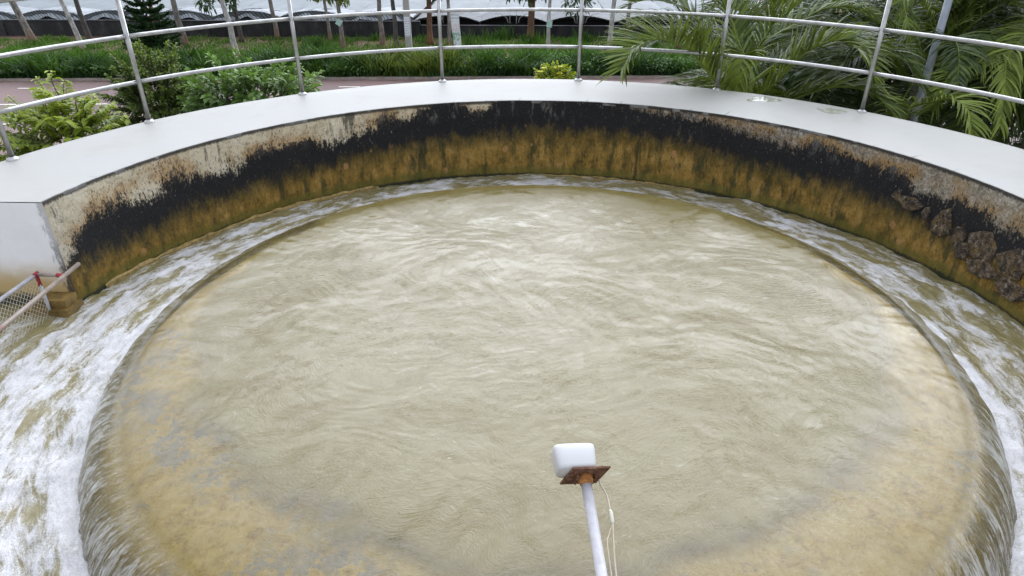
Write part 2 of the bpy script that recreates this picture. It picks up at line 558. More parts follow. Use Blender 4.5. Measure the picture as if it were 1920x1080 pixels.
geo = t.n('ShaderNodeNewGeometry').outputs
ndv = t.n('ShaderNodeVectorMath', operation='DOT_PRODUCT')
t.t.links.new(geo['Incoming'], ndv.inputs[0]); t.t.links.new(geo['Normal'], ndv.inputs[1])
path = t.ma('DIVIDE', dep, t.ma('MAXIMUM', t.ma('ABSOLUTE', ndv.outputs['Value']), 0.25))
opq = t.ma('SUBTRACT', 1.0, t.ma('EXPONENT', t.ma('MULTIPLY', path, -2.8)))
opq = t.ma('MAXIMUM', opq, t.ma('MULTIPLY', ws, 0.75))
tc_ = t.mixc(ws, tc_, (0.56, 0.56, 0.51))
body = t.mixs(opq, t.n('ShaderNodeBsdfTransparent', {'Color': (0.96, 0.95, 0.90)}).outputs[0],
              t.n('ShaderNodeBsdfDiffuse', {'Color': tc_}).outputs[0])
fr = t.n('ShaderNodeFresnel', {'IOR': 1.56, 'Normal': nm}).outputs[0]
fr = t.ma('MULTIPLY', fr, 1.0, clamp=True)
gl = t.n('ShaderNodeBsdfGlossy', {'Color': (1, 1, 1), 'Roughness': 0.07, 'Normal': nm}).outputs[0]
M['pool'] = t.done(t.mixs(fr, body, gl))

# ---- foaming water of the ring channel
t = NT('foam_water')
p = t.gpos()
fl = t.attr('flow', 'Vector')
foamy = t.attr('foam')
wv = t.vscale(t.vm('SUBTRACT', t.noise(fl, 0.9, 4, 0.6, 0.3, 'Color'), (0.5, 0.5, 0.5)), 0.9)
fw = t.vm('ADD', fl, wv)
b1 = t.noise(fw, 2.5, 3, 0.5, 0.3)
b2 = t.noise(fw, 7.5, 6, 0.72, 0.4)
gr = t.noise(p, 110, 3, 0.7)
fm = t.ma('ADD', t.ma('ADD', b1, t.ma('MULTIPLY', t.ma('SUBTRACT', b2, 0.5), 0.55)), t.ma('ADD', t.ma('MULTIPLY', t.ma('SUBTRACT', gr, 0.5), 0.30), foamy))
fmask = t.smooth(fm, 0.43, 0.71)
turb = t.ramp(b2, [(0.3, (0.17, 0.142, 0.055)), (0.7, (0.29, 0.255, 0.13))])
white = t.ramp(t.ma('ADD', t.ma('MULTIPLY', gr, 0.5), t.ma('MULTIPLY', b2, 0.5)), [(0.36, (0.40, 0.39, 0.37)), (0.50, (0.56, 0.555, 0.55)), (0.62, (0.68, 0.68, 0.69))])
c = t.mixc(fmask, turb, white)
hg = t.ma('ADD', t.ma('MULTIPLY', b2, 0.7), t.ma('ADD', t.ma('MULTIPLY', gr, t.ma('MULTIPLY', fmask, 0.35)), t.ma('MULTIPLY', t.noise(fw, 12, 3, 0.6), 0.3)))
nm = t.bump(hg, 0.35, 0.03)
rg = t.ma('ADD', 0.12, t.ma('MULTIPLY', fmask, 0.5))
M['foam'] = t.done(t.bsdf(c, rg, nm, 0, 0.5))

# ---- the rest
simple('steel', (0.62, 0.62, 0.61), 0.30, 1.0, 0.08, 3)
t = NT('rail_steel')
p = t.pos()
c = t.ramp(t.noise(p, 14, 5, 0.65), [(0.3, (0.36, 0.35, 0.33)), (0.7, (0.55, 0.55, 0.535))])
M['steel'] = t.done(t.bsdf(c, t.ma('ADD', 0.24, t.ma('MULTIPLY', t.noise(p, 8, 4), 0.22)), t.bump(t.noise(p, 60, 3), 0.05, 0.005), 0.85))
simple('galvanised', (0.34, 0.37, 0.42), 0.5, 0.35, 0.15, 9)
simple('concrete', (0.34, 0.33, 0.30), 0.85, 0, 0.2, 4, 0.3)
simple('pole_concrete', (0.40, 0.38, 0.36), 0.85, 0, 0.15, 4, 0.2)
simple('wet_stain', (0.17, 0.11, 0.03), 0.45, 0, 0.5, 14, 0.5, 30)
t = NT('asphalt')
p = t.gpos()
c = t.ramp(t.noise(p, 0.35, 6, 0.6), [(0.3, (0.165, 0.098, 0.085)), (0.7, (0.225, 0.140, 0.122))])
c = t.mixc(0.25, c, t.ramp(t.noise(p, 40, 4, 0.7), [(0.3, (0.08, 0.06, 0.055)), (0.7, (0.34, 0.27, 0.25))]))
tr = t.smooth(t.noise(t.mapv(p, (0.05, 1.1, 1), (0, 0, -0.055)), 1.0, 3), 0.45, 0.62)
c = t.mixc(t.ma('MULTIPLY', tr, 0.3), c, (0.135, 0.108, 0.108))
M['asphalt'] = t.done(t.bsdf(c, 0.75, t.bump(t.noise(p, 60, 3), 0.2, 0.01)))
simple('road_paint', (0.72, 0.68, 0.60), 0.6, 0, 0.15, 8)
simple('kerb', (0.26, 0.22, 0.19), 0.9, 0, 0.3, 3, 0.3)
simple('soil', (0.13, 0.075, 0.045), 0.95, 0, 0.4, 2.5, 0.5, 12)
simple('ground', (0.06, 0.065, 0.03), 0.95, 0, 0.5, 1.2, 0.5, 8)
t = NT('block_wall')
p = t.gpos()
c = t.ramp(t.noise(t.mapv(p, (1, 1, 0.5)), 1.6, 6, 0.7), [(0.3, (0.012, 0.012, 0.014)), (0.55, (0.035, 0.034, 0.036)), (0.75, (0.085, 0.08, 0.078))])
bk = t.n('ShaderNodeTexBrick', {'Vector': t.mapv(p, (1, 1, 1), (R(90), 0, 0)), 'Scale': 1.0, 'Brick Width': 0.42, 'Row Height': 0.2, 'Mortar Size': 0.008}).outputs
M['block_wall'] = t.done(t.bsdf(c, 0.9, t.bump(bk['Fac'], -0.3, 0.02)))
t = NT('film')
p = t.gpos()
c = t.ramp(t.noise(t.mapv(p, (1.4, 0.25, 1)), 1.2, 5, 0.6), [(0.3, (0.135, 0.158, 0.168)), (0.7, (0.19, 0.215, 0.225))])
M['film'] = t.done(t.bsdf(c, 0.7, t.bump(t.noise(t.mapv(p, (3, 0.6, 1)), 1.5, 4), 0.4, 0.05)))
t = NT('shade_net')
p = t.gpos()
w = t.n('ShaderNodeTexWave', {'Vector': t.mapv(p, (1, 1, 1), (0, 0.9, 0.3)), 'Scale': 2.6, 'Distortion': 3.0, 'Detail': 2.0}).outputs['Fac']
c = t.ramp(w, [(0.2, (0.035, 0.04, 0.045)), (0.8, (0.13, 0.145, 0.155))])
M['net'] = t.done(t.bsdf(c, 0.7, t.bump(w, 0.3, 0.03)))
t = NT('shade_net_pale')
p = t.gpos()
w = t.n('ShaderNodeTexWave', {'Vector': t.mapv(p, (1, 1, 1), (0, 0.9, 0.3)), 'Scale': 2.6, 'Distortion': 3.0, 'Detail': 2.0}).outputs['Fac']
M['net_pale'] = t.done(t.bsdf(t.ramp(w, [(0.2, (0.13, 0.15, 0.16)), (0.8, (0.32, 0.35, 0.37))]), 0.6, t.bump(w, 0.3, 0.03)))
simple('interior_shade', (0.012, 0.013, 0.014), 0.9)
simple('pipe_white', (0.55, 0.55, 0.53), 0.5)


def bark(name, a, b, base):
    t = NT(name)
    p = t.pos()
    f = t.noise(t.mapv(p, (1, 1, 0.35)), 9, 6, 0.7)
    c = t.ramp(f, [(0.32, a), (0.5, tuple((x + y) / 2 for x, y in zip(a, b))), (0.62, b)])
    zc = t.n('ShaderNodeSeparateXYZ', {'Vector': p}).outputs['Z']
    c = t.mixc(t.ma('MULTIPLY', t.smooth(t.ma('ADD', zc, t.ma('MULTIPLY', f, 0.5)), 1.25, 0.35), 0.8), c, base)
    M[name] = t.done(t.bsdf(c, 0.9, t.bump(f, 0.6, 0.03)))


bark('bark_grey', (0.07, 0.06, 0.055), (0.30, 0.27, 0.24), (0.22, 0.12, 0.07))
bark('bark_pale', (0.16, 0.14, 0.13), (0.58, 0.56, 0.53), (0.40, 0.32, 0.25))
bark('bark_brown', (0.07, 0.04, 0.025), (0.20, 0.11, 0.065), (0.24, 0.12, 0.055))
bark('bark_dark', (0.03, 0.027, 0.025), (0.12, 0.105, 0.095), (0.10, 0.07, 0.05))
bark('bark_palm', (0.09, 0.075, 0.06), (0.24, 0.21, 0.17), (0.12, 0.09, 0.06))
leafmat('leaf_tree_dark', (0.018, 0.040, 0.014), (0.075, 0.135, 0.035))
leafmat('leaf_tree_bright', (0.05, 0.09, 0.02), (0.24, 0.30, 0.05))
leafmat('leaf_lime', (0.060, 0.115, 0.016), (0.40, 0.48, 0.045), trans=0.3)
leafmat('leaf_mid', (0.035, 0.085, 0.025), (0.23, 0.37, 0.08), 0.38)
leafmat('leaf_small', (0.020, 0.042, 0.014), (0.22, 0.30, 0.05))
leafmat('leaf_pine', (0.010, 0.030, 0.012), (0.055, 0.12, 0.035), 0.5, 0.1)
leafmat('leaf_palm', (0.008, 0.024, 0.008), (0.24, 0.31, 0.055), 0.5, 0.18, 0.2)
leafmat('grass_mat', (0.007, 0.030, 0.007), (0.125, 0.27, 0.03), 0.55)
leafmat('flower_yellow', (0.55, 0.50, 0.03), (0.80, 0.72, 0.05), 0.5)
simple('dead_leaf', (0.32, 0.15, 0.07), 0.8, 0, 0.5, 30)
simple('stem_green', (0.09, 0.10, 0.035), 0.6)
simple('stem_wood', (0.09, 0.07, 0.05), 0.85)

# ------------------------------------------------------------------ leaves
def add_leaf(mb, base, d, nrm, ln, wd, tint, fold=0.25, droop=0.25):
    d = d.normalized()
    s = d.cross(nrm)
    if s.length < 1e-4:
        s = Vector((1, 0, 0))
    s.normalize()
    nn = s.cross(d).normalized()
    dz = Vector((0, 0, -1))
    m1 = base + d * ln * .35 + dz * ln * droop * .10
    m2 = base + d * ln * .72 + dz * ln * droop * .45
    tip = base + d * ln + dz * ln * droop
    v = [base, m1 + s * wd * .45 + nn * wd * fold, m1, m1 - s * wd * .45 + nn * wd * fold,
         m2 + s * wd * .42 + nn * wd * fold, m2, m2 - s * wd * .42 + nn * wd * fold, tip]
    mb.add(v, [(0, 1, 2), (0, 2, 3), (1, 4, 5, 2), (2, 5, 6, 3), (4, 7, 5), (5, 7, 6)], tint=tint)


def rv():
    return Vector((random.gauss(0, 1), random.gauss(0, 1), random.gauss(0, 1))).normalized()


# ------------------------------------------------------------------ ground, road, verge
G = -4.5
RX, RY = -10.0, 25.1           # a point on the far road edge
RA = 0.045                     # the road runs almost along X
road_m = Matrix.Translation((RX, RY, G)) @ Matrix.Rotation(RA, 4, 'Z')


def rp(u, v, z=0.0):           # road coordinates to world: u along, v across (+ = away)
    return tuple(road_m @ Vector((u, v, z)))


mb = MB()
mb.add([(-300, -300, G - 0.02), (300, -300, G - 0.02), (300, 600, G - 0.02), (-300, 600, G - 0.02)], [(0, 1, 2, 3)])
tag(mb.build('ground', M['ground']), kind='structure')
mb = MB()
n = 60
vs_, fs = [], []
for i in range(n + 1):
    u = -150 + 300 * i / n
    vs_ += [rp(u, -14.0, 0.0), rp(u, -7.0, 0.05), rp(u, 0.0, 0.0)]
for i in range(n):
    for k in (0, 1):
        a = i * 3 + k
        fs.append((a, a + 3, a + 4, a + 1))
mb.add(vs_, fs)
tag(mb.build('road', M['asphalt'], smooth=True), kind='structure')
mb = MB()
kb = []
for sgn, v0, v1 in ((1, 0.0, 0.16), (-1, -14.16, -14.0)):
    vs_ = [rp(-150, v0, -0.02), rp(150, v0, -0.02), rp(150, v1, -0.02), rp(-150, v1, -0.02),
           rp(-150, v0 + 0.02, 0.10), rp(150, v0 + 0.02, 0.10), rp(150, v1, 0.10), rp(-150, v1, 0.10)]
    mb.add(vs_, [(4, 5, 6, 7), (0, 1, 5, 4), (2, 3, 7, 6)])
tag(mb.build('kerb', M['kerb']), kind='structure')
# dashes: three lines of short pale marks
def dash_me():
    return MB().add([(-0.43, -0.06, 0), (0.43, -0.06, 0), (0.43, 0.06, 0), (-0.43, 0.06, 0)], [(0, 1, 2, 3)]).mesh('lane_dash')


dme = dash_me()
dme.materials.append(M['road_paint'])
marks = empty('lane_markings', rp(0, -1.3, 0.012), RA)
tag(marks, kind='structure')
for v, off in ((-1.35, -10.2), (-4.0, -9.4), (-6.7, -8.0)):
    for k in range(-4, 12):
        u = off + k * 3.2
        o = link('lane_dash', dme, None, marks)
        zz = 0.05 * (1 - abs(v + 7) / 7) + 0.004
        o.location = (u, v + 1.3, zz - 0.008)
mb = MB()
vs_, fs = [], []
us = np.linspace(-60, 60, 61)
for u in us:
    vs_ += [rp(u, 0.16, 0.095), rp(u, 3.0, 0.10 + 0.05 * math.sin(u)), rp(u, 12.0, 0.12), rp(u, 60, 0.0)]
for i in range(60):
    for k in range(3):
        a = i * 4 + k
        fs.append((a, a + 4, a + 5, a + 1))
mb.add(vs_, fs)
tag(mb.build('verge', M['soil'], smooth=True), kind='structure')


# ---- grass of the verge
def blades(n, ufun, vfun, h0, h1, w, tint0, tint1, bend=0.45):
    u, v = ufun(n), vfun(n)
    h = rng.uniform(h0, h1, n) * np.clip(0.75 + 0.6 * fbm(u * 1.1, v * 1.3, 2.0, 2), 0.35, 1.5)
    a = rng.uniform(0, 2 * np.pi, n)
    la = rng.uniform(0, 2 * np.pi, n)
    ln = rng.uniform(0.05, bend, n) * h
    ca, sa = math.cos(RA), math.sin(RA)
    x = RX + u * ca - v * sa
    y = RY + u * sa + v * ca
    z = np.full(n, G + 0.09)
    dx, dy = np.cos(a) * w / 2, np.sin(a) * w / 2
    P = np.zeros((n, 5, 3))
    P[:, 0] = np.stack([x - dx, y - dy, z], 1)
    P[:, 1] = np.stack([x + dx, y + dy, z], 1)
    mx, my = x + np.cos(la) * ln * 0.35, y + np.sin(la) * ln * 0.35
    P[:, 2] = np.stack([mx + dx * 0.9, my + dy * 0.9, z + h * 0.6], 1)
    P[:, 3] = np.stack([mx - dx * 0.9, my - dy * 0.9, z + h * 0.6], 1)
    P[:, 4] = np.stack([x + np.cos(la) * ln, y + np.sin(la) * ln, z + h], 1)
    base = np.clip(rng.uniform(tint0, tint1, n) + 0.28 * fbm(u * 0.7, v * 0.9, 5.0, 3), 0, 1)
    T = np.repeat(base[:, None], 5, 1)
    T[:, 4] += 0.12
    return P, T


def blade_object(name, PT, mat):
    P = np.concatenate([a for a, b in PT]); T = np.concatenate([b for a, b in PT])
    n = len(P)
    me = bpy.data.meshes.new(name)
    me.vertices.add(n * 5)
    me.vertices.foreach_set('co', P.reshape(-1).astype(np.float32))
    b = np.arange(n)[:, None] * 5
    quads = (b + np.array([0, 1, 2, 3])).reshape(-1)
    tris = (b + np.array([3, 2, 4])).reshape(-1)
    me.loops.add(n * 7)
    me.loops.foreach_set('vertex_index', np.concatenate([quads, tris]).astype(np.int32))
    me.polygons.add(n * 2)
    me.polygons.foreach_set('loop_start', np.concatenate([np.arange(n) * 4, n * 4 + np.arange(n) * 3]).astype(np.int32))
    at = me.attributes.new('tint', 'FLOAT', 'POINT')
    at.data.foreach_set('value', np.clip(T, 0, 1).reshape(-1).astype(np.float32))
    me.update(calc_edges=True)
    return link(name, me, mat)


def clumpy_u(lo, hi):
    def f(n):
        c = rng.uniform(lo, hi, max(4, n // 40))
        return np.clip(rng.choice(c, n) + rng.normal(0, 0.22, n), lo, hi)
    return f


def uni(lo, hi):
    return lambda n: rng.uniform(lo, hi, n)


ULO, UHI = -24, 24
PT = []
PT.append(blades(52000, clumpy_u(ULO, UHI), uni(2.0, 9.7), 0.10, 0.30, 0.04, 0.30, 0.85, 0.7))
PT.append(blades(30000, clumpy_u(ULO, UHI), uni(0.1, 2.2), 0.30, 0.85, 0.075, 0.0, 0.26, 1.2))
PT.append(blades(12000, clumpy_u(ULO, UHI), uni(1.6, 5.0), 0.20, 0.55, 0.05, 0.35, 1.0, 0.8))
PT.append(blades(6000, clumpy_u(ULO, ULO + 10), uni(0.2, 2.2), 0.35, 0.6, 0.06, 0.6, 1.0, 0.9))
for k in range(14):
    uc, vc = rng.uniform(ULO, UHI), rng.uniform(5.5, 9.4)
    PT.append(blades(170, lambda n: rng.normal(uc, .35, n), lambda n: rng.normal(vc, .2, n), 0.3, 0.8, 0.04, 0.1, 0.6, 0.7))
g = blade_object('verge_grass', PT, M['grass_mat'])
tag(g, 'tall green grass growing along the road verge', 'grass', kind='stuff')
# broad-leaved ground cover massed along the front of the verge
random.seed(31)
mbh = MB()
for k in range(11000):
    u = random.uniform(ULO, UHI)
    v = abs(random.gauss(0.15, 0.75)) + 0.12
    if v > 2.3:
        continue
    top_ = 0.62 * (0.75 + 0.55 * float(vnoise(u * 0.9, v * 1.2, 4.0))) * min(1.0, 0.45 + v)
    hz = random.random() ** 0.6 * max(0.15, top_)
    q = Vector((random.gauss(0, 1), random.gauss(-.5, 1), random.gauss(.3, .6)))
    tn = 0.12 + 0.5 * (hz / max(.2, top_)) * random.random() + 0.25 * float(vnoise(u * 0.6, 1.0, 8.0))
    sz = random.uniform(.10, .20)
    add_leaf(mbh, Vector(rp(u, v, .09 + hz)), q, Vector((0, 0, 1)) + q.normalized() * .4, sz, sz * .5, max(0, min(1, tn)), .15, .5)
tag(mbh.build('verge_ground_cover', M['grass_mat']), 'dark leafy ground cover massed along the road edge', 'ground cover', kind='stuff')
# pale weeds below the concrete pole
PT = [blades(3800, lambda n: np.clip(rng.normal(5.2, 1.1, n), 2.6, 7.6), uni(0.15, 2.6), 0.5, 1.0, 0.06, 0.1, 1.0, 0.9)]
g = blade_object('weed_clump', PT, M['leaf_tree_bright'])
tag(g, 'pale yellowish weeds around the foot of the concrete pole', 'weeds', kind='stuff')
# leaf litter along the kerb
mb = MB()
for k in range(420):
    u = random.uniform(ULO, UHI); v = random.gauss(-0.12, 0.18)
    a = random.uniform(0, 6.28); s = random.uniform(0.03, 0.08)
    p0 = Vector(rp(u, v, 0.012))
    e1 = Vector((math.cos(a), math.sin(a), random.uniform(-.05, .3))) * s
    e2 = Vector((-math.sin(a), math.cos(a), 0.0)) * s * 0.6
    if v > 0.0:
        p0.z += 0.1
    p0.z += 0.02
    mb.add([p0 - e1, p0 + e2, p0 + e1, p0 - e2], [(0, 1, 2, 3)])
tag(mb.build('leaf_litter', M['dead_leaf']), 'dry brown leaves lying along the road kerb', 'leaves', kind='stuff')

# ------------------------------------------------------------------ the round basin
RI, RO = 3.6, 4.62
ZW = -0.85
TH0 = R(-150)
YEND = 0.58


def th_end(r):
    return math.pi - math.asin(YEND / r)


basin = empty('round_basin', (0, 0, G))
tag(basin, 'round concrete basin with white walkway rim and mould-blackened inner wall', 'basin')
BO = Vector((0, 0, -G))          # children are built in world coordinates


def child(o):
    o.location = BO
    return o


# inner stained face
na, nz = 900, 44
tt = np.linspace(0, 1, na)
zz = np.linspace(-0.004, -1.45, nz)
TH = TH0 + tt * (th_end(RI) - TH0)
THg, Zg = np.meshgrid(TH, zz)
rr = RI + 0.006 * fbm(THg * 9, Zg * 6, 0, 4) + 0.004 * vnoise(THg * 40, Zg * 20)
deg = np.degrees(THg)
knots = [-150, 0, 8, 15, 22, 30, 40, 50, 60, 70, 78, 84, 88, 95, 100, 106, 112, 118, 126, 136, 146, 156, 164, 168, 171]
k_d1 = [.25, .26, .28, .26, .24, .22, .17, .16, .08, .03, -.06, -.16, .06, -.12, .13, -.10, .12, .20, .27, .28, .29, .27, .30, .40, .55]
k_d2 = [.55, .58, .58, .56, .54, .52, .50, .52, .46, .38, .37, .38, .38, .40, .42, .44, .48, .52, .56, .60, .62, .66, .66, .62, .60]
k_gr = [1, .9, .85, .75, .75, .8, .85, .9, .95, .9, .8, .4, .15, .1, .05, .1, 0, 0, 0, .05, .1, .1, .15, .3, .3]
X, Y = rr * np.cos(THg), rr * np.sin(THg)
me = grid_mesh('wall', X, Y, Zg, {
    'depthfrac': -Zg / 0.85,
    'mould_top': np.interp(deg, knots, k_d1), 'algae_top': np.interp(deg, knots, k_d2),
    'greyness': np.interp(deg, knots, k_gr)}, flip=True)
child(link('wall', me, M['stained'], basin))

# outer face + bottom
mb = MB()
vs_, fs = [], []
na2 = 160
for i in range(na2 + 1):
    s = i / na2
    a1 = TH0 + s * (th_end(RO) - TH0)
    vs_ += [(RO * math.cos(a1), RO * math.sin(a1), -0.03), (RO * math.cos(a1), RO * math.sin(a1), G)]
for i in range(na2):
    fs.append((2 * i, 2 * i + 1, 2 * i + 3, 2 * i + 2))
mb.add(vs_, fs)
child(mb.build('outer_wall', M['concrete'], basin, True))
mb = MB()
vs_ = [(7.6 * math.cos(a), 7.6 * math.sin(a), -1.4) for a in np.linspace(R(165), R(215), 12)]
vs_ += [(RI * math.cos(a), RI * math.sin(a), -1.4) for a in np.linspace(0, 2 * math.pi, 97)[:-1]]
mb.add([(4.0 * math.cos(a), 4.0 * math.sin(a), -1.42) for a in np.linspace(0, 2 * math.pi, 65)[:-1]], [tuple(range(64))])
mb.add([(-8, -2.6, -1.43), (-3.2, -2.6, -1.43), (-3.2, YEND + .2, -1.43), (-8, YEND + .2, -1.43)], [(0, 1, 2, 3)])
child(mb.build('floor', M['concrete'], basin))
# coping slab, its inner edge cast in short straight lengths
na3 = 55
sub = 6
rads = [3.606, 3.614, 3.64, 3.75, 3.95, 4.2, 4.45, 4.66, 4.685]
cols = []
for i in range(na3 * sub + 1):
    cols.append(i / (na3 * sub))
cols = np.array(cols)
Xc, Yc, Zc, Ac, Rc = [], [], [], [], []
segw = R(5.8)
for j, r in enumerate(rads):
    A = TH0 + cols * (th_end(r) - TH0)
    loc = (A / segw) - np.floor(A / segw) - 0.5
    poly = math.cos(segw / 2) / np.cos(loc * segw)
    k = max(0.0, 1 - j / 4)
    re = r * (1 - k * (1 - poly))
    if j < 3:
        re = re + 0.0035 * vnoise(A * 60, 0 * A + j) * (1 if j == 0 else 0.3)
    Xc.append(re * np.cos(A)); Yc.append(re * np.sin(A))
    z0 = -0.003 if j == 0 else (-0.004 if j == len(rads) - 1 else 0.0)
    Zc.append(np.full_like(A, z0) + (0.0015 * vnoise(A * 12, A * 0 + r * 3)))
    Ac.append(A); Rc.append(np.full_like(A, r))
# skirts
Xc = [Xc[0]] + Xc + [Xc[-1]]; Yc = [Yc[0]] + Yc + [Yc[-1]]
Zc = [np.full_like(Zc[0], -0.032)] + Zc + [np.full_like(Zc[0], -0.12)]
Ac = [Ac[0]] + Ac + [Ac[-1]]; Rc = [Rc[0]] + Rc + [Rc[-1]]
me = grid_mesh('coping', np.array(Xc), np.array(Yc), np.array(Zc), {'ang': np.array(Ac), 'rad': np.array(Rc)}, flip=True)
child(link('coping', me, M['coping'], basin))
# white end face beside the outlet channel, and the channel wall running on from it
mb = MB()
xs = np.linspace(-3.545, -8.0, 60)
vs_, fs = [], []
for x in xs:
    for z in (-0.0, -0.03, -0.3, -0.6, -0.9, -1.45):
        vs_.append((x, YEND + 0.002 * math.sin(x * 9 + z * 7) - (0.004 if z > -0.05 else 0), z - 0.004))
for i in range(59):
    for k in range(5):
        a = i * 6 + k
        fs.append((a, a + 6, a + 7, a + 1))
mb.add(vs_, fs)
mb.add([(-4.64, YEND - 0.004, -0.004), (-8, YEND - 0.004, -0.004), (-8, YEND + 0.35, -0.004), (-4.6, YEND + 0.35, -0.004)], [(0, 3, 2, 1)])
mb.add([(-4.5, YEND + 0.35, -0.004), (-8, YEND + 0.35, -0.004), (-8, YEND + 0.35, G), (-4.5, YEND + 0.35, G)], [(0, 1, 2, 3)])
child(mb.build('end_face', M['white_face'], basin))
# small footing step at the corner, just above the water
mb = MB()
mb.box(-3.86, 0.40, -0.95, -3.52, 0.60, -0.80)
mb.box(-3.80, 0.44, -0.80, -3.54, 0.585, -0.735)
child(mb.build('footing', M['wet_stain'], basin))
# lime-crusted ledge along the left waterline
simple('lime_crust', (0.30, 0.215, 0.075), 0.7, 0, 0.5, 22, 0.6, 40)
for a0, a1, hgt_, wd in ((118, 166, 0.026, 0.026), (60, 92, 0.016, 0.022)):
    pts = []
    for a in np.linspace(R(a0), R(a1), 160):
        wdt = wd * (1 + 0.75 * float(vnoise(a * 30, 2.0))) * min(1, (a - R(a0)) * 9 + .05) * min(1, (R(a1) - a) * 9 + .05)
        ht = hgt_ * (1 + 0.5 * float(vnoise(a * 44, 5.0)))
        pts.append(((RI + .01), ZW - .05, RI - wdt, ZW + ht * .4, RI + 0.012, ZW + ht, a))
    vs_, fs = [], []
    for (ra, za, rb, zb, rc, zc, a) in pts:
        c_, s_ = math.cos(a), math.sin(a)
        vs_ += [(rb * c_, rb * s_, ZW - 0.06), (rb * c_, rb * s_, zb), (rc * c_, rc * s_, zc)]
    for i in range(len(pts) - 1):
        for k in (0, 1):
            b_ = i * 3 + k
            fs.append((b_, b_ + 1, b_ + 4, b_ + 3))
    child(MB().add(vs_, fs).build('ledge', M['lime_crust'], basin))

# bared stones on the right, where the render has fallen off
t = NT('bare_stone')
p = t.gpos()
f = t.noise(p, 20, 7, 0.75)
c = t.ramp(f, [(0.36, (0.010, 0.008, 0.006)), (0.48, (0.075, 0.050, 0.028)), (0.58, (0.17, 0.125, 0.080)), (0.70, (0.34, 0.29, 0.22))])
lich = t.smooth(t.noise(t.mapv(p, (1, 1, 0.4)), 34, 5, 0.75), 0.56, 0.66)
c = t.mixc(t.ma('MULTIPLY', lich, 0.65), c, (0.50, 0.47, 0.38))
alg_ = t.smooth(t.noise(p, 11, 5, 0.7), 0.50, 0.62)
c = t.mixc(t.ma('MULTIPLY', alg_, 0.7), c, (0.17, 0.105, 0.025))
mo = t.smooth(t.noise(p, 15, 5, 0.7, 0.5), 0.52, 0.60)
c = t.mixc(t.ma('MULTIPLY', mo, 0.8), c, (0.012, 0.011, 0.010))
M['stone'] = t.done(t.bsdf(c, 0.85, t.bump(t.ma('ADD', f, t.noise(p, 60, 4)), 0.9, 0.03)))


def stone(thd, z, w, h, proud, seed):
    """an angular flat-faced rubble stone bedded in the wall"""
    r_ = np.random.default_rng(seed)
    a = R(thd)
    out = Vector((-math.cos(a), -math.sin(a), 0)); tan = Vector((-math.sin(a), math.cos(a), 0)); up = Vector((0, 0, 1))
    cpt = Vector((RI * math.cos(a), RI * math.sin(a), z))
    n_ = 7
    ring = []
    for k in range(n_):
        b = 2 * math.pi * k / n_ + r_.uniform(-.32, .32)
        q = r_.uniform(0.75, 1.2)
        ring.append((math.cos(b) * w / 2 * q, math.sin(b) * h / 2 * q))
    tx, ty = r_.uniform(-.5, .5), r_.uniform(-.7, .1)
    vs_ = [cpt + tan * x * 1.03 + up * y * 1.03 - out * 0.03 for x, y in ring]
    vs_ += [cpt + tan * x * 1.0 + up * y * 1.0 + out * proud * (.75 + tx * x / w + ty * y / h) for x, y in ring]
    vs_ += [cpt + tan * x * .86 + up * y * .86 + out * proud * (1.0 + tx * x / w + ty * y / h + r_.uniform(-.08, .08)) for x, y in ring]
    fs = []
    for l in (0, 1):
        for k in range(n_):
            k2 = (k + 1) % n_
            fs.append((l * n_ + k, l * n_ + k2, (l + 1) * n_ + k2, (l + 1) * n_ + k))
    fs.append(tuple(2 * n_ + k for k in range(n_)))
    child(MB().add(vs_, fs).build('stone', M['stone'], basin))


STONES = [(27.0, -0.375, .22, .12, .026, 1), (29.4, -0.35, .11, .10, .012, 11), (22.2, -0.43, .21, .28, .014, 2), (24.7, -0.40, .08, .13, .014, 12),
          (19.4, -0.47, .15, .15, .020, 3), (16.0, -0.45, .30, .27, .012, 4), (14.6, -0.62, .30, .15, .034, 5), (18.3, -0.56, .17, .15, .024, 6),
          (11.4, -0.48, .27, .26, .018, 7), (10.2, -0.66, .26, .18, .026, 8), (7.4, -0.5, .26, .26, .018, 9)]
for s in STONES:
    stone(*s)

# ------------------------------------------------------------------ overflow weir in the middle
weir = empty('overflow_weir', (0, 0, -1.4))
tag(weir, 'round concrete overflow weir stained ochre under the spilling water', 'weir')
prof = [(1.60, -1.40), (1.64, -0.95), (1.72, -0.70), (1.83, -0.615), (2.02, -0.592), (2.20, -0.585), (2.36, -0.592), (2.45, -0.606), (2.52, -0.630), (2.58, -0.668), (2.63, -0.720), (2.67, -0.785), (2.70, -0.87), (2.72, -1.0), (2.73, -1.40)]
ths = np.linspace(0, 2 * np.pi, 361)[:-1]
PR = np.array(prof)
A, Rr = np.meshgrid(ths, PR[:, 0])
Zr = np.repeat(PR[:, 1][:, None], len(ths), 1)
Rr = Rr + 0.008 * fbm(np.cos(A) * 5, np.sin(A) * 5, Zr * 4, 3)
me = grid_mesh('crest', Rr * np.cos(A), Rr * np.sin(A), Zr + 0.004 * fbm(np.cos(A) * Rr * 5, np.sin(A) * Rr * 5, 0, 3), wrap=True, flip=True)
o = link('crest', me, M['weir'], weir)
o.location = (0, 0, 1.4)

# pool water with its nappe
wp_r = np.array([0, 1.2, 1.8, 2.0, 2.2, 2.36, 2.47, 2.55, 2.61, 2.66, 2.70, 2.735, 2.765, 2.785, 2.80])
wp_z = np.array([-.500, -.505, -.513, -.518, -.528, -.541, -.556, -.577, -.608, -.655, -.710, -.775, -.845, -.91, -.98])
rs = np.concatenate([np.linspace(0.004, 1.9, 190), np.linspace(1.91, 2.5, 70), np.linspace(2.505, 2.80, 70)])
nt = 900
ths = np.linspace(0, 2 * np.pi, nt + 1)[:-1]
A, Rr = np.meshgrid(ths, rs)
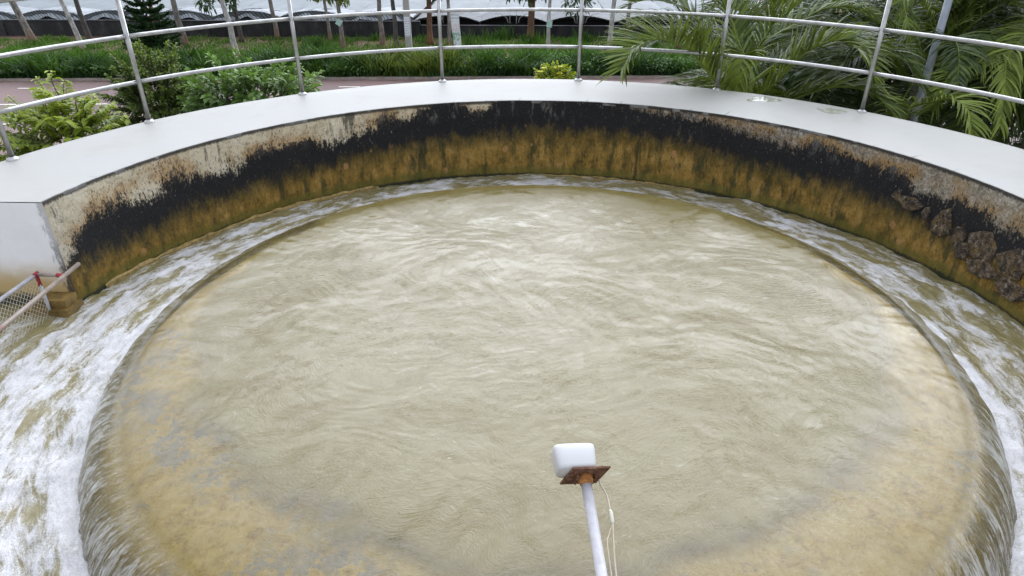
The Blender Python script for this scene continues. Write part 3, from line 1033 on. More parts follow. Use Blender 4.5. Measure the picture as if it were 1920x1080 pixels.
# smooth profile
fine_r = np.linspace(0, 2.80, 600)
fz = np.interp(fine_r, wp_r, wp_z)
ker = np.hanning(21); ker /= ker.sum()
fz = np.convolve(np.pad(fz, 10, mode='edge'), ker, mode='valid')
Zr = np.interp(Rr, fine_r, fz)
X, Y = Rr * np.cos(A), Rr * np.sin(A)
wx = X + 0.35 * fbm(X * 1.3, Y * 1.3, 1.0, 3); wy = Y + 0.35 * fbm(X * 1.3 + 40, Y * 1.3, 2.0, 3)
calm = 1 - np.clip((Rr - 1.7) / 0.7, 0, 1)
boil = 0.0045 * fbm(wx * 1.6, wy * 2.4, 0.3, 3) + 0.0022 * np.abs(fbm(wx * 4.5, wy * 7.5, 4.0, 3))
chop = 0.0006 * fbm(wx * 15, wy * 26, 8.0, 2)
Zr = Zr + calm * (boil + chop)
lipw = np.clip((Rr - 1.9) / 0.4, 0, 1)
strk = fbm(np.cos(A) * 26, np.sin(A) * 26, Rr * 2.0, 3)
strk2 = vnoise(np.cos(A) * 70, np.sin(A) * 70, Rr * 3.0)
nap = np.clip((Rr - 2.48) / 0.18, 0, 1)
nap = nap * nap * (3 - 2 * nap)
Zr = Zr + lipw * 0.0022 * strk * (1 - nap)
disp = nap * (0.012 * strk + 0.006 * strk2)
X = X + disp * np.cos(A); Y = Y + disp * np.sin(A)
bed = np.interp(Rr, PR[:, 0], PR[:, 1], left=-1.4)
bed = np.where(Rr < 1.62, -1.4, bed)
depth = np.clip(np.minimum(Zr - bed, 0.8), 0.012, 0.8)
# turbid water hides the inner slope of the sill gradually
fs_ = 0.10 * fbm(np.cos(A) * Rr * 3, np.sin(A) * Rr * 3, 1.0, 3)
# the silty upwelling lies a little off centre, towards the far lip
R2 = np.hypot(X, Y - 0.27)
inner = np.clip((2.36 + 0.9 * fs_ - R2) / 0.24, 0, 1)
depth = np.clip(depth + 1.1 * inner ** 2.0, 0, 1.6)
depth = depth * (1 - nap) + 0.16 * nap
depth = np.maximum(depth, 0.03)
K = 26.0
Ask = A + 0.16 * np.clip(Rr - 2.0, 0, 1)
flow = np.stack([np.cos(Ask) * K, np.sin(Ask) * K, Rr * 3.2], -1)
me = grid_mesh('pool_water', X, Y, Zr, {'water_depth': depth, 'nappe': nap, 'rad': Rr, 'flow': flow}, wrap=True, flip=True)
tag(link('pool_water', me, M['pool']), kind='structure')

# ring-channel water, foaming, running out to the left
nr, nt = 90, 1100
ths = np.linspace(0, 2 * np.pi, nt + 1)[:-1]
degs = np.degrees(ths)
Rend = np.where((degs > 171.2) & (degs < 209.5), 7.4, 3.64)
S1 = np.minimum(np.arange(nr) / 70.0, 1.0)[:, None]
S2 = np.maximum(np.arange(nr) - 70, 0)[:, None] / (nr - 71.0)
Rr = 2.62 + 1.02 * S1 + (Rend[None, :] - 3.64 + 0.001) * S2
A = np.repeat(ths[None, :], nr, 0)
X, Y = Rr * np.cos(A), Rr * np.sin(A)
cx = 8.0
Z = ZW + 0.018 * fbm(X * 3.2, Y * 3.2, 2.0, 4) + 0.007 * fbm(X * 14, Y * 14, 1.0, 3)
Z = Z + 0.035 * np.exp(-((Rr - 2.86) / 0.10) ** 2) * (0.6 + 0.8 * fbm(np.cos(A) * 14, np.sin(A) * 14, 0, 2))
sector = np.interp(np.degrees(A), [0, 20, 45, 70, 95, 120, 150, 175, 200, 230, 330, 360], [-.02, -.03, .01, .0, .0, .0, .02, .05, .05, .04, .04, -.02])
foam = 0.05 + 0.13 * np.exp(-((Rr - 2.80) / 0.14) ** 2) + sector - 0.10 * np.clip((Rr - 3.42) / 0.16, 0, 1)
flow = np.stack([np.cos(A) * Rr * 1.15, np.sin(A) * Rr * 1.15, Rr * 3.2], -1)
me = grid_mesh('channel_water', X, Y, Z, {'foam': foam, 'flow': flow, 'rad': Rr}, wrap=True, flip=True)
tag(link('channel_water', me, M['foam']), kind='structure')

# ------------------------------------------------------------------ steel railing
railing = empty('steel_railing', (0, 0, 0))
tag(railing, 'curved stainless steel pipe railing on the outer edge of the white rim', 'railing')
RP = 4.63
post_deg = [161.1, 145.1, 124.6, 104.1, 83.6, 63.3, 43.8, 23.5, 3.2, -17.1]
post_me = MB().tube([(0, 0, 0.0), (0, 0, 1.22)], 0.021, 16).mesh('post', True)
fl_mb = MB()
seg_pts = [(0.0, .047), (.010, .047), (.016, .043), (.022, .030), (.030, .0235)]
vs_, fs = [], []
for i, (z, r) in enumerate(seg_pts):
    for k in range(20):
        a = 2 * math.pi * k / 20
        vs_.append((r * math.cos(a), r * math.sin(a), z))
for i in range(len(seg_pts) - 1):
    for k in range(20):
        fs.append((i * 20 + k, i * 20 + (k + 1) % 20, (i + 1) * 20 + (k + 1) % 20, (i + 1) * 20 + k))
fl_me = fl_mb.add(vs_, fs).mesh('base_flange', True)
post_me.materials.append(M['steel']); fl_me.materials.append(M['steel'])
for d in post_deg:
    o = link('post', post_me, None, railing)
    o.location = (RP * math.cos(R(d)), RP * math.sin(R(d)), -0.002)
    f_ = link('base_flange', fl_me, None, o)
for i in range(len(post_deg) - 1):
    a0, a1 = R(post_deg[i]), R(post_deg[i + 1])
    ga = 0.019 / RP
    for h_ in (0.387, 0.797, 1.20):
        pts = []
        for s in np.linspace(0, 1, 13):
            a = a0 - ga + (a1 + ga - a0 + ga) * s
            pts.append((RP * math.cos(a), RP * math.sin(a), h_))
        MB().tube(pts, 0.019 if h_ < 1 else 0.024, 14).build('rail', M['steel'], railing, True)

# ------------------------------------------------------------------ wet patches on the rim
t = NT('puddle')
p = t.gpos()
c = t.ramp(t.noise(p, 18, 4), [(0.3, (0.25, 0.27, 0.19)), (0.7, (0.33, 0.345, 0.26))])
M['puddle'] = t.done(t.bsdf(c, 0.16, t.bump(t.noise(p, 10, 3), 0.25, 0.01)))


def puddle(cx, cy, a, w, h, seed, label):
    r_ = np.random.default_rng(seed)
    pts = []
    n_ = 18
    for k in range(n_):
        b = 2 * math.pi * k / n_
        q = 1 + 0.28 * math.sin(2 * b + seed) + r_.uniform(-.38, .25)
        x, y = math.cos(b) * w / 2 * q, math.sin(b) * h / 2 * q
        pts.append((x * math.cos(a) - y * math.sin(a), x * math.sin(a) + y * math.cos(a), 0.0))
    vs_ = [(x, y, 0.0018) for x, y, z in pts] + [(x * .8, y * .8, 0.0022) for x, y, z in pts] + [(0, 0, 0.0023)]
    fs = [(k, (k + 1) % n_, n_ + (k + 1) % n_, n_ + k) for k in range(n_)] + [(n_ + k, n_ + (k + 1) % n_, 2 * n_) for k in range(n_)]
    o = MB().add(vs_, fs).build('puddle', M['puddle'], None, True)
    o.location = (cx, cy, 0.001)
    tag(o, label, 'puddle', 'wet patches on the white rim')


puddle(2.47, 3.70, R(20), .30, .30, 2, 'larger greenish wet patch on the white rim near the palm')
puddle(3.06, 3.25, R(-30), .32, .18, 5, 'thin greenish wet patch on the white rim close to a railing post')

# ------------------------------------------------------------------ sensor on its pipe
sens = empty('level_sensor', (0.17, -2.9, -0.45))
tag(sens, 'white plastic sensor head on a rusty plate at the end of a white pipe', 'sensor')
M_inv = Matrix.Translation(-Vector(sens.location))


def sput(mb, name, mat, parent=None, smooth=False):
    mb.v = [tuple(M_inv @ Vector(p)) for p in mb.v]
    o = mb.build(name, mat, sens, smooth)
    if parent is not None:
        o.parent = parent
    return o


t = NT('white_pipe')
p = t.pos()
c = t.ramp(t.noise(p, 12, 5, 0.65), [(0.35, (0.40, 0.39, 0.40)), (0.6, (0.58, 0.57, 0.60))])
c = t.mixc(t.ma('MULTIPLY', t.smooth(t.noise(t.mapv(p, (3, 1, 1)), 24, 4, 0.7), 0.66, 0.72), 0.6), c, (0.30, 0.29, 0.28))
M['white_pipe'] = t.done(t.bsdf(c, 0.45))
t = NT('rusty_plate')
p = t.pos()
c = t.ramp(t.noise(p, 40, 6, 0.7), [(0.3, (0.045, 0.022, 0.014)), (0.5, (0.15, 0.065, 0.035)), (0.7, (0.30, 0.19, 0.14))])
M['rust'] = t.done(t.bsdf(c, 0.85, t.bump(t.noise(p, 60, 5), 0.5, 0.004)))
simple('rust_collar', (0.36, 0.15, 0.04), 0.85, 0, 0.5, 60, 0.5, 80)
simple('white_plastic', (0.58, 0.58, 0.575), 0.38, 0, 0.03, 5)
simple('cable_cream', (0.58, 0.50, 0.38), 0.55, 0, 0.1, 20)
simple('connector_cream', (0.62, 0.60, 0.48), 0.5, 0, 0.1, 20)
pA = Vector((0.150, -1.94, -0.06)); pB = Vector((0.194, -2.28, -0.205))
ax = (pA - pB).normalized()
pE = pA - ax * 1.80
pipe = sput(MB().tube([pE, pA - ax * 0.03], 0.0205, 18), 'pipe', M['white_pipe'], smooth=True)
# plate perpendicular to the pipe, slightly rolled
side = ax.cross(Vector((0, 0, 1))).normalized()
upv = side.cross(ax).normalized()
roll = R(-5)
sx = side * math.cos(roll) + upv * math.sin(roll)
sy = -side * math.sin(roll) + upv * math.cos(roll)


def pl(x, y, zf):
    return pA + sx * x + sy * y + ax * zf


def slab(x0, y0, x1, y1, z0, z1, skew=0.0):
    mb = MB()
    v = [pl(x0 - skew, y0, z0), pl(x1 - skew, y0, z0), pl(x1 + skew, y1, z0), pl(x0 + skew, y1, z0),
         pl(x0 - skew, y0, z1), pl(x1 - skew, y0, z1), pl(x1 + skew, y1, z1), pl(x0 + skew, y1, z1)]
    return mb.add(v, [(0, 1, 2, 3), (7, 6, 5, 4), (0, 4, 5, 1), (1, 5, 6, 2), (2, 6, 7, 3), (3, 7, 4, 0)])


plate = sput(slab(-.072, -.072, .072, .072, -.004, .004, .012), 'plate', M['rust'])
# dark slots / bolts on the near face
for (x, y) in ((-.045, -.045), (.048, -.045), (-.045, .045), (.048, .045)):
    sput(MB().tube([pl(x, y, -.012), pl(x, y, -.003)], .009, 6), 'bolt', M['rust'], plate)
for x in (-.034, .034):
    sput(slab(x - .003, -.04, x + .003, .03, -.020, -.004), 'gusset', M['rust'], plate)
sput(MB().tube([pl(0, 0, -.036), pl(0, 0, -.022), pl(0, 0, -.004)], [.024, .029, .034], 18), 'collar', M['rust_collar'], pipe, True)
# head: rounded box seated on the far side of the plate, offset to the left
hd = MB()
nseg = 40
W2, D2 = 0.084, 0.055
secs = [(0.006, .80), (0.012, .93), (0.022, .985), (0.070, 1.0), (0.088, .985), (0.100, .93), (0.107, .80), (0.109, .40)]
vs_, fs = [], []
for (zf, sc_) in secs:
    for k in range(nseg):
        a = 2 * math.pi * k / nseg
        ca, sa = math.cos(a), math.sin(a)
        e = 0.42
        x = math.copysign(abs(ca) ** e, ca) * W2 * (0.92 + 0.08 * sc_) * (0.88 + 0.12 * zf / .109)
        y = math.copysign(abs(sa) ** e, sa) * D2 * sc_
        vs_.append(pl(x * (sc_ * .25 + .75) - 0.036, y + 0.012, zf))
for i in range(len(secs) - 1):
    for k in range(nseg):
        k2 = (k + 1) % nseg
        fs.append((i * nseg + k, i * nseg + k2, (i + 1) * nseg + k2, (i + 1) * nseg + k))
fs.append(tuple((len(secs) - 1) * nseg + k for k in range(nseg)))
fs.append(tuple(range(nseg - 1, -1, -1)))
hd.add(vs_, fs)
head = sput(hd, 'sensor_head', M['white_plastic'], None, True)
sput(slab(-.010, -.060, .002, -.040, .024, .070), 'rib', M['white_plastic'], head)
sput(slab(.018, -.058, .048, -.040, .006, .045), 'boss', M['white_plastic'], head)


def catmull(P, n=8):
    P = [Vector(p) for p in P]
    Q = [P[0] * 2 - P[1]] + P + [P[-1] * 2 - P[-2]]
    out = []
    for i in range(1, len(Q) - 2):
        p0, p1, p2, p3 = Q[i - 1:i + 3]
        for k in range(n):
            s = k / n
            out.append(0.5 * ((2 * p1) + (p2 - p0) * s + (2 * p0 - 5 * p1 + 4 * p2 - p3) * s * s + (3 * p1 - p0 - 3 * p2 + p3) * s ** 3))
    out.append(P[-1])
    return out


cb = [pl(.060, -.03, .01), pl(.070, -.05, -.02), pl(.088, -.055, -.06), pl(.090, -.05, -.12)]
cab = sput(MB().tube(catmull(cb), 0.0035, 8), 'cable', M['cable_cream'], None, True)
sput(MB().tube([pl(.090, -.05, -.118), pl(.0895, -.049, -.128), pl(.089, -.048, -.165), pl(.089, -.048, -.178)], [.004, .0085, .0085, .005], 10), 'connector', M['connector_cream'], cab, True)
sput(MB().tube(catmull([pl(.0885, -.046, -.176), pl(.078, -.043, -.24), pl(.066, -.04, -.34), pl(.050, -.03, -.55), pl(.035, -.02, -.9)]), 0.0034, 8), 'cable_strand', M['cable_cream'], cab, True)
sput(MB().tube(catmull([pl(.0885, -.050, -.176), pl(.066, -.046, -.215), pl(.050, -.036, -.26), pl(.04, -.025, -.45), pl(.03, -.022, -.9)]), 0.0026, 8), 'cable_strand', M['cable_cream'], cab, True)
# wall bracket that carries the pipe
sput(MB().box(pE.x - .06, pE.y - .03, pE.z - .06, pE.x + .06, pE.y + .005, pE.z + .06), 'bracket', M['rust'])

# ------------------------------------------------------------------ mesh trash screen in the outlet
scr = empty('mesh_screen', (-3.55, 0.05, ZW))
tag(scr, 'wire mesh screen basket with pipe frame and red painted joints in the outlet', 'screen')
SI = -Vector(scr.location)


def kput(mb, name, mat, parent=None, smooth=True):
    mb.v = [tuple(Vector(p) + SI) for p in mb.v]
    o = mb.build(name, mat, scr, smooth)
    if parent is not None:
        o.parent = parent
    return o


simple('pipe_tan', (0.30, 0.25, 0.21), 0.55, 0.2, 0.2, 14, 0.1)
simple('pipe_grey', (0.42, 0.42, 0.44), 0.5, 0.4, 0.2, 14, 0.1)
simple('red_paint', (0.30, 0.015, 0.02), 0.45, 0, 0.35, 30)
simple('wire', (0.60, 0.56, 0.46), 0.5, 0.3, 0.1, 14)
ZT = -0.5
a0, a1 = Vector((-3.43, .57, ZT + .012)), Vector((-3.385, -.95, ZT + .012))
c0, c1 = Vector((-3.66, .42, ZT)), Vector((-3.70, -.95, ZT))
b1 = Vector((-3.437, .40, ZT + .004))
pa = kput(MB().tube([a0, a1], .0155, 14), 'frame_pipe', M['pipe_tan'])
pc = kput(MB().tube([c0, c1], .0145, 14), 'frame_pipe', M['pipe_grey'])
pb = kput(MB().tube([c0, b1], .0138, 14), 'cross_pipe', M['pipe_tan'])
kput(MB().tube([c0, c0 + (b1 - c0) * .08], .0175, 12), 'painted_joint', M['red_paint'], pb)
kput(MB().tube([c0 + (b1 - c0) * .74, c0 + (b1 - c0) * 1.0], .0158, 12), 'painted_joint', M['red_paint'], pb)
kput(MB().tube([c0 + Vector((0, .018, .002)), c0 + Vector((0, -.03, 0))], .0165, 12), 'painted_joint', M['red_paint'], pc)
e0, e1 = Vector((-3.69, -.345, ZT)), Vector((-3.40, -.33, ZT + .006))
pd = kput(MB().tube([e0, e1], .0115, 14), 'cross_pipe', M['pipe_tan'])
kput(MB().tube([e0 + (e1 - e0) * .70, e1], .0155, 12), 'painted_joint', M['red_paint'], pd)
kput(MB().tube([a1 + (a0 - a1) * .425, a1 + (a0 - a1) * .36], .0155, 12), 'painted_joint', M['red_paint'], pa)
up0 = kput(MB().tube([c0, Vector((-3.665, .425, -1.2))], .012, 12), 'upright', M['pipe_grey'])
kput(MB().tube([c0, Vector((-3.662, .422, -.60))], .0135, 12), 'painted_joint', M['red_paint'], up0)
kput(MB().tube([c1, Vector((-3.70, -.95, -1.2))], .012, 12), 'upright', M['pipe_grey'])
# diamond mesh below the outer pipe
mb = MB()
Lm, Hm = 1.36, 0.52
stp = 0.032
k = -Hm
while k < Lm:
    for sg in (1, -1):
        # straight wire y = y0 - s, z = -s (diagonal), clipped to the panel
        q0, q1 = (k, 0.0), (k + Hm, Hm)
        s0 = max(0.0, -k); s1 = min(Hm, Lm - k)
        if s1 > s0:
            f0, f1 = k + s0, k + s1
            if sg < 0:
                f0, f1 = Lm - f0, Lm - f1
            P0 = c0 + (c1 - c0) * (f0 / Lm); P1 = c0 + (c1 - c0) * (f1 / Lm)
            mb.tube([(P0.x, P0.y, ZT - s0), (P1.x, P1.y, ZT - s1)], .0016, 4, False)
    k += stp * 1.25
kput(mb, 'wire_mesh', M['wire'])
tag(scr.children[-1], kind='stuff')

# ------------------------------------------------------------------ galvanised pole on the right
lp = empty('steel_pole', (5.02, 5.20, G))
tag(lp, 'grey galvanised steel pole standing among the palm fronds', 'pole')
MB().tube([(0, 0, 0), (0, 0, 3.6), (0, 0, 9.0)], [.058, .050, .036], 18).build('shaft', M['galvanised'], lp, True)
MB().box(-.16, -.16, 0, .16, .16, .03).build('base_plate', M['galvanised'], lp)
MB().tube([(0, 0, 8.96), (0.05, -0.5, 9.35), (0.1, -1.1, 9.45)], .025, 10).build('arm', M['galvanised'], lp, True)


def sprig(root, start, d, ln, nleaf, lsize, lmat, style, tint0, tint1):
    """one leafy shoot: stem and its leaves"""
    mid = start + d * ln * .5 + rv() * ln * .08
    end = start + d * ln + Vector((0, 0, -.08 * ln))
    pts = catmull([start, mid, end], 5)
    st_ = MB().tube(pts, [0.008 - 0.0055 * i / (len(pts) - 1) for i in range(len(pts))], 5)
    so = st_.build('branch', M['stem_wood'], root, True)
    mb = MB()
    for i in range(nleaf):
        s = (i + 0.6) / nleaf
        s = s ** 0.8
        idx = s * (len(pts) - 1)
        k = min(int(idx), len(pts) - 2)
        p_ = pts[k].lerp(pts[k + 1], idx - k)
        tg = (pts[k + 1] - pts[k]).normalized()
        a = i * 2.4 + random.uniform(-.3, .3)
        if style == 'pair':
            sidev = tg.cross(Vector((0, 0, 1))).normalized() * (1 if i % 2 else -1)
            dd = sidev * .9 + tg * .45 + Vector((0, 0, -.15)) + rv() * .25
            nr_ = Vector((0, 0, 1)) + rv() * .35
        else:
            u_ = tg.cross(Vector((.3, .2, 1))).normalized()
            w_ = tg.cross(u_)
            sp_ = .75 if s < .85 else .35
            dd = (u_ * math.cos(a) + w_ * math.sin(a)) * sp_ + tg * (1 - sp_ * .4) + Vector((0, 0, .1))
            nr_ = Vector((0, 0, 1)) + tg * .4 + rv() * .3
        tn = tint0 + (tint1 - tint0) * (0.25 + 0.75 * s) * random.uniform(.6, 1.15)
        sz = lsize * random.uniform(.7, 1.15) * (1 if s < .9 else .8)
        add_leaf(mb, p_, dd, nr_, sz, sz * (.5 if style != 'small' else .55), min(1, max(0, tn)), .16, random.uniform(.1, .55))
    lo = mb.build('leaves', lmat, so)
    tag(lo, kind='stuff')


def shrub(name, label, base, crown, radii, nsprig, lsize, nleaf, lmat, style, tint0, tint1, sl, cat='shrub', seed=1, zlow=-0.6):
    random.seed(seed)
    root = empty(name, base)
    tag(root, label, cat)
    cr_ = Vector(crown) - Vector(base)
    # trunk and limbs up to the crown
    lim = MB()
    tp = [Vector((0, 0, 0)), cr_ * .5 + rv() * .1, cr_ + Vector((0, 0, -radii[2] * .8))]
    pts = catmull(tp, 6)
    lim.tube(pts, [0.06 - .03 * i / (len(pts) - 1) for i in range(len(pts))], 8)
    lim.build('trunk', M['stem_wood'], root, True)
    for k in range(nsprig):
        while True:
            q = rv()
            if q.z > zlow:
                break
        rr_ = random.uniform(.25, .85)
        st_ = cr_ + Vector((q.x * radii[0], q.y * radii[1], q.z * radii[2])) * rr_
        d_ = (Vector((q.x * radii[0], q.y * radii[1], q.z * radii[2] + .25 * radii[2])).normalized() + Vector((0, 0, .35)) + rv() * .35).normalized()
        tb = max(0, min(1, .5 + .5 * q.z))
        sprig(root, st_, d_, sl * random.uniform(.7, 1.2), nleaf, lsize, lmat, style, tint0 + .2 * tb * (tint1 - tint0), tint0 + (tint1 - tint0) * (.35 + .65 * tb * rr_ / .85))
    return root


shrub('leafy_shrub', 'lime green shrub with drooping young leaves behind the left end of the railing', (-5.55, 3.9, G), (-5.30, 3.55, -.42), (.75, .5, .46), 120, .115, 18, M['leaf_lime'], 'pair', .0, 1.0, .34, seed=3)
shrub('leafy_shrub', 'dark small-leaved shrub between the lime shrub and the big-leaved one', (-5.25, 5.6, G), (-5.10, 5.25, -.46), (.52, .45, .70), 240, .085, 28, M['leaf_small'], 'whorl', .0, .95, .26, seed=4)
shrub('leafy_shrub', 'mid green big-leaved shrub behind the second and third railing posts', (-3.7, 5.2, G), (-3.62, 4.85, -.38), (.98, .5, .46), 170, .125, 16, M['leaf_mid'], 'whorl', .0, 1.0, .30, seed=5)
ys = shrub('flowering_shrub', 'small shrub with bright yellow flowers just behind the white rim', (.28, 6.0, G), (.27, 5.75, -.30), (.26, .2, .20), 90, .07, 14, M['leaf_lime'], 'whorl', .2, .9, .16, seed=6)
random.seed(9)
for k in range(16):
    q = rv()
    bp = Vector((.27 - .28, 5.75 - 6.0, -.26 - G)) + Vector((q.x * .24, -abs(q.y) * .2, abs(q.z) * .20))
    mb = MB()
    for j in range(6):
        a = j * 1.047
        add_leaf(mb, bp, Vector((math.cos(a), math.sin(a), .55)), Vector((0, 0, 1)), .06, .05, random.random(), .1, .1)
    mb.build('flower', M['flower_yellow'], ys)
# a young shoot standing up from the lime shrub
# ------------------------------------------------------------------ palms
def frond_mesh(P, L, seed, tint0=.1, tint1=.75, n=64, droop=.55, bare=.14, wd=.029):
    r_ = random.Random(seed)
    pts = catmull(P, 10)
    m = len(pts)
    cum = [0]
    for i in range(m - 1):
        cum.append(cum[-1] + (pts[i + 1] - pts[i]).length)
    tot = cum[-1]
    mb = MB()
    # rachis as a tapering tube (own tint, yellower)
    sel = pts[::2] + ([pts[-1]] if (m - 1) % 2 else [])
    nv0 = mb.n
    mb.tube(sel, [max(.0025, .017 * (1 - .88 * i / (len(sel) - 1))) for i in range(len(sel))], 6)
    mb.a.setdefault('tint', []).extend([.85] * (mb.n - nv0))

    def at(s):
        q = s * tot
        k = 0
        while k < m - 2 and cum[k + 1] < q:
            k += 1
        f_ = (q - cum[k]) / max(1e-6, cum[k + 1] - cum[k])
        return pts[k].lerp(pts[k + 1], f_), (pts[k + 1] - pts[k]).normalized()
    for i in range(n):
        s = bare + (1 - bare) * (i + .5) / n
        p_, tg = at(s)
        sd_ = tg.cross(Vector((0, 0, 1)))
        if sd_.length < .12:
            sd_ = tg.cross(Vector((.3, 1, .2)))
        sd_.normalize()
        nr_ = sd_.cross(tg).normalized()
        env = math.sin(math.pi * min(1, .16 + .84 * ((s - bare) / (1 - bare)) ** .85)) ** .55 if s < .97 else .45
        env = max(env, .35)
        for sg in (1, -1):
            ln = L * env * r_.uniform(.86, 1.1)
            an = R(r_.uniform(46, 60) - 22 * s)
            d0 = sd_ * sg * math.sin(an) + tg * math.cos(an) + nr_ * r_.uniform(.15, .5)
            d0.normalize()
            dr = droop * r_.uniform(.6, 1.5)
            tn = tint0 + (tint1 - tint0) * r_.random()
            hw = wd * r_.uniform(.8, 1.1) / 2
            across = d0.cross(nr_ + tg * r_.uniform(-.2, .9) + rv() * .25)
            if across.length < .05:
                across = tg.copy()
            across.normalize()
            vs_ = []
            q = p_.copy()
            dd = d0.copy()
            for k in range(5):
                w_ = hw * (0.55, 1.0, .9, .6, .06)[k]
                vs_ += [q + across * w_, q - across * w_]
                dd = (dd + Vector((0, 0, -dr * (.10 + .16 * k)))).normalized()
                q = q + dd * ln / 4
            mb.add(vs_, [(2 * k, 2 * k + 1, 2 * k + 3, 2 * k + 2) for k in range(4)], tint=tn)
    return mb.mesh('frond', False)


def arch(base, az, el, ln, sag):
    """control points of a frond that leaves base at azimuth/elevation and bends over"""
    P = [Vector(base)]
    d = Vector((math.cos(az) * math.cos(el), math.sin(az) * math.cos(el), math.sin(el)))
    for k in range(6):
        P.append(P[-1] + d * ln / 6)
        d = (d + Vector((0, 0, -sag * (.10 + .075 * k)))).normalized()
    return P


def palm(label, crown, base, fronds, seed):
    root = empty('coconut_palm', base)
    tag(root, label, 'palm', 'coconut palms beside the basin')
    off = -Vector(base)
    b_ = Vector(crown) + off
    pts = catmull([Vector((0, 0, 0)), b_ * .5 + Vector((.12, .05, 0)), b_ + Vector((0, 0, -.15))], 8)
    MB().tube(pts, [.15 - .05 * i / (len(pts) - 1) + .006 * (i % 2) for i in range(len(pts))], 12).build('trunk', M['bark_palm'], root, True)
    for i, (P, Lf, n, t0, t1, dr) in enumerate(fronds):
        me = frond_mesh([Vector(p) + off for p in P], Lf, seed * 100 + i, t0, t1, n, dr)
        link('frond', me, M['leaf_palm'], root)
    return root


HF = {
    'F1': [(2.50, 4.75, -0.25), (2.37, 4.50, -0.13), (2.07, 4.39, 0.10), (1.79, 4.31, 0.38), (1.60, 4.14, 0.49), (1.37, 3.96, 0.58), (1.16, 3.83, 0.57), (1.00, 3.67, 0.49), (0.89, 3.53, 0.35)],
    'F2': [(2.62, 4.95, -0.1), (2.58, 4.79, 0.17), (2.47, 4.91, 0.39), (2.36, 5.07, 0.68), (2.08, 5.14, 1.03), (1.67, 5.12, 1.21), (1.21, 4.94, 1.10)],
    'F3': [(2.64, 4.95, -0.1), (2.64, 4.88, 0.12), (2.80, 4.88, 0.52), (2.97, 4.79, 0.77), (3.26, 4.71, 1.01), (3.65, 4.56, 1.14)],
    'F4': [(2.60, 4.85, -0.4), (2.68, 4.60, -0.21), (2.87, 4.45, 0.04), (3.08, 4.38, 0.34), (3.24, 4.25, 0.50), (3.39, 4.16, 0.54), (3.51, 4.02, 0.49), (3.60, 3.90, 0.38), (3.68, 3.80, 0.17)],
    'F5': [(2.60, 4.85, -0.45), (2.80, 4.50, -0.29), (3.13, 4.25, -0.08), (3.34, 4.10, 0.04), (3.55, 3.98, 0.07), (3.76, 3.86, 0.02), (3.90, 3.75, -0.12), (4.00, 3.66, -0.32)],
    'F9': [(2.58, 4.9, -0.1), (2.52, 4.78, .16), (2.46, 4.62, 0.30), (2.42, 4.50, 0.22), (2.38, 4.40, 0.0), (2.35, 4.34, -0.3)],
    'F11': [(2.75, 5.1, -0.1), (2.94, 5.62, 0.21), (3.50, 5.81, 0.52), (3.88, 5.80, 0.69), (4.25, 5.68, 0.67), (4.67, 5.59, 0.49)],
    'F12': [(2.65, 5.0, -.1), (2.73, 5.34, 0.13), (2.27, 5.61, 0.41), (1.87, 5.87, 0.70), (1.46, 6.01, 0.75), (1.12, 6.04, 0.62)],
    'F6': [(7.11, 5.90, 0.42), (6.53, 5.59, 0.45), (6.08, 5.30, 0.38), (5.71, 5.03, 0.30), (5.38, 4.77, 0.21), (4.93, 4.50, 0.06), (4.70, 4.30, -0.24)],
    'F6b': [(7.1, 5.9, 0.42), (6.73, 5.64, 0.60), (6.03, 5.06, 0.51), (5.60, 4.65, 0.29), (5.50, 4.45, 0.14), (5.46, 4.28, -0.07), (5.42, 4.12, -0.38)],
    'F7': [(5.0, 5.4, -0.8), (4.62, 4.70, -0.35), (4.68, 4.30, -0.16), (4.74, 4.05, -0.07), (4.78, 3.82, -0.11), (4.80, 3.66, -0.28), (4.83, 3.56, -0.53)],
    'F8': [(5.5, 6.2, 0.0), (5.34, 5.79, 0.39), (4.94, 5.80, 0.85), (4.71, 5.65, 0.80), (4.71, 5.40, 0.55), (4.78, 5.22, 0.22), (4.85, 5.02, -0.13)],
    'F10': [(5.5, 6.1, -0.1), (5.34, 5.68, 0.21), (5.49, 5.65, 0.55), (5.70, 5.55, 0.78), (5.97, 5.47, 0.82), (6.23, 5.27, 0.66)],
}


def rnd_fronds(crown, n, ln, seed, lo=-5, hi=75, az0=0, az1=360):
    r_ = random.Random(seed)
    out = []
    for i in range(n):
        az = R(az0 + (az1 - az0) * (i + r_.uniform(-.3, .3)) / n)
        el = R(r_.uniform(lo, hi))
        P = arch(Vector(crown) + Vector((math.cos(az), math.sin(az), 0)) * .06, az, el, ln * r_.uniform(.85, 1.1), r_.uniform(.8, 1.5))
        out.append((P, ln * .26, 64, .0, .30, r_.uniform(.35, .7)))
    return out


def keep(fr):
    """drop generated fronds whose tips would lie over the basin"""
    return [f for f in fr if min(math.hypot(p[0], p[1]) for p in f[0]) > 4.75]


cA = (2.62, 5.0, -0.15)
frA = [(HF['F1'], .74, 92, .15, .8, .12), (HF['F2'], .62, 80, .05, .6, .5), (HF['F3'], .55, 60, .05, .55, .5), (HF['F4'], .62, 84, .2, .85, .35),
       (HF['F5'], .56, 76, .1, .65, .35), (HF['F9'], .42, 54, .3, .9, .9), (HF['F11'], .55, 60, .0, .5, .5), (HF['F12'], .55, 60, .05, .5, .4)]
frA += keep(rnd_fronds(cA, 15, 2.2, 5, -20, 60))
palm('coconut palm nearest the rim with a frond arching left over the road', cA, (2.75, 5.5, G), frA, 1)
cB = (5.5, 6.15, -0.1)
frB = [(HF['F7'], .52, 66, .45, 1.0, .5), (HF['F8'], .40, 60, .2, .7, 1.1), (HF['F10'], .5, 60, .1, .6, .6)]
frB += keep(rnd_fronds(cB, 19, 2.4, 6, -25, 70))
palm('coconut palm directly behind the grey steel pole', cB, (5.6, 6.5, G), frB, 2)
cC = (7.15, 5.9, 0.4)
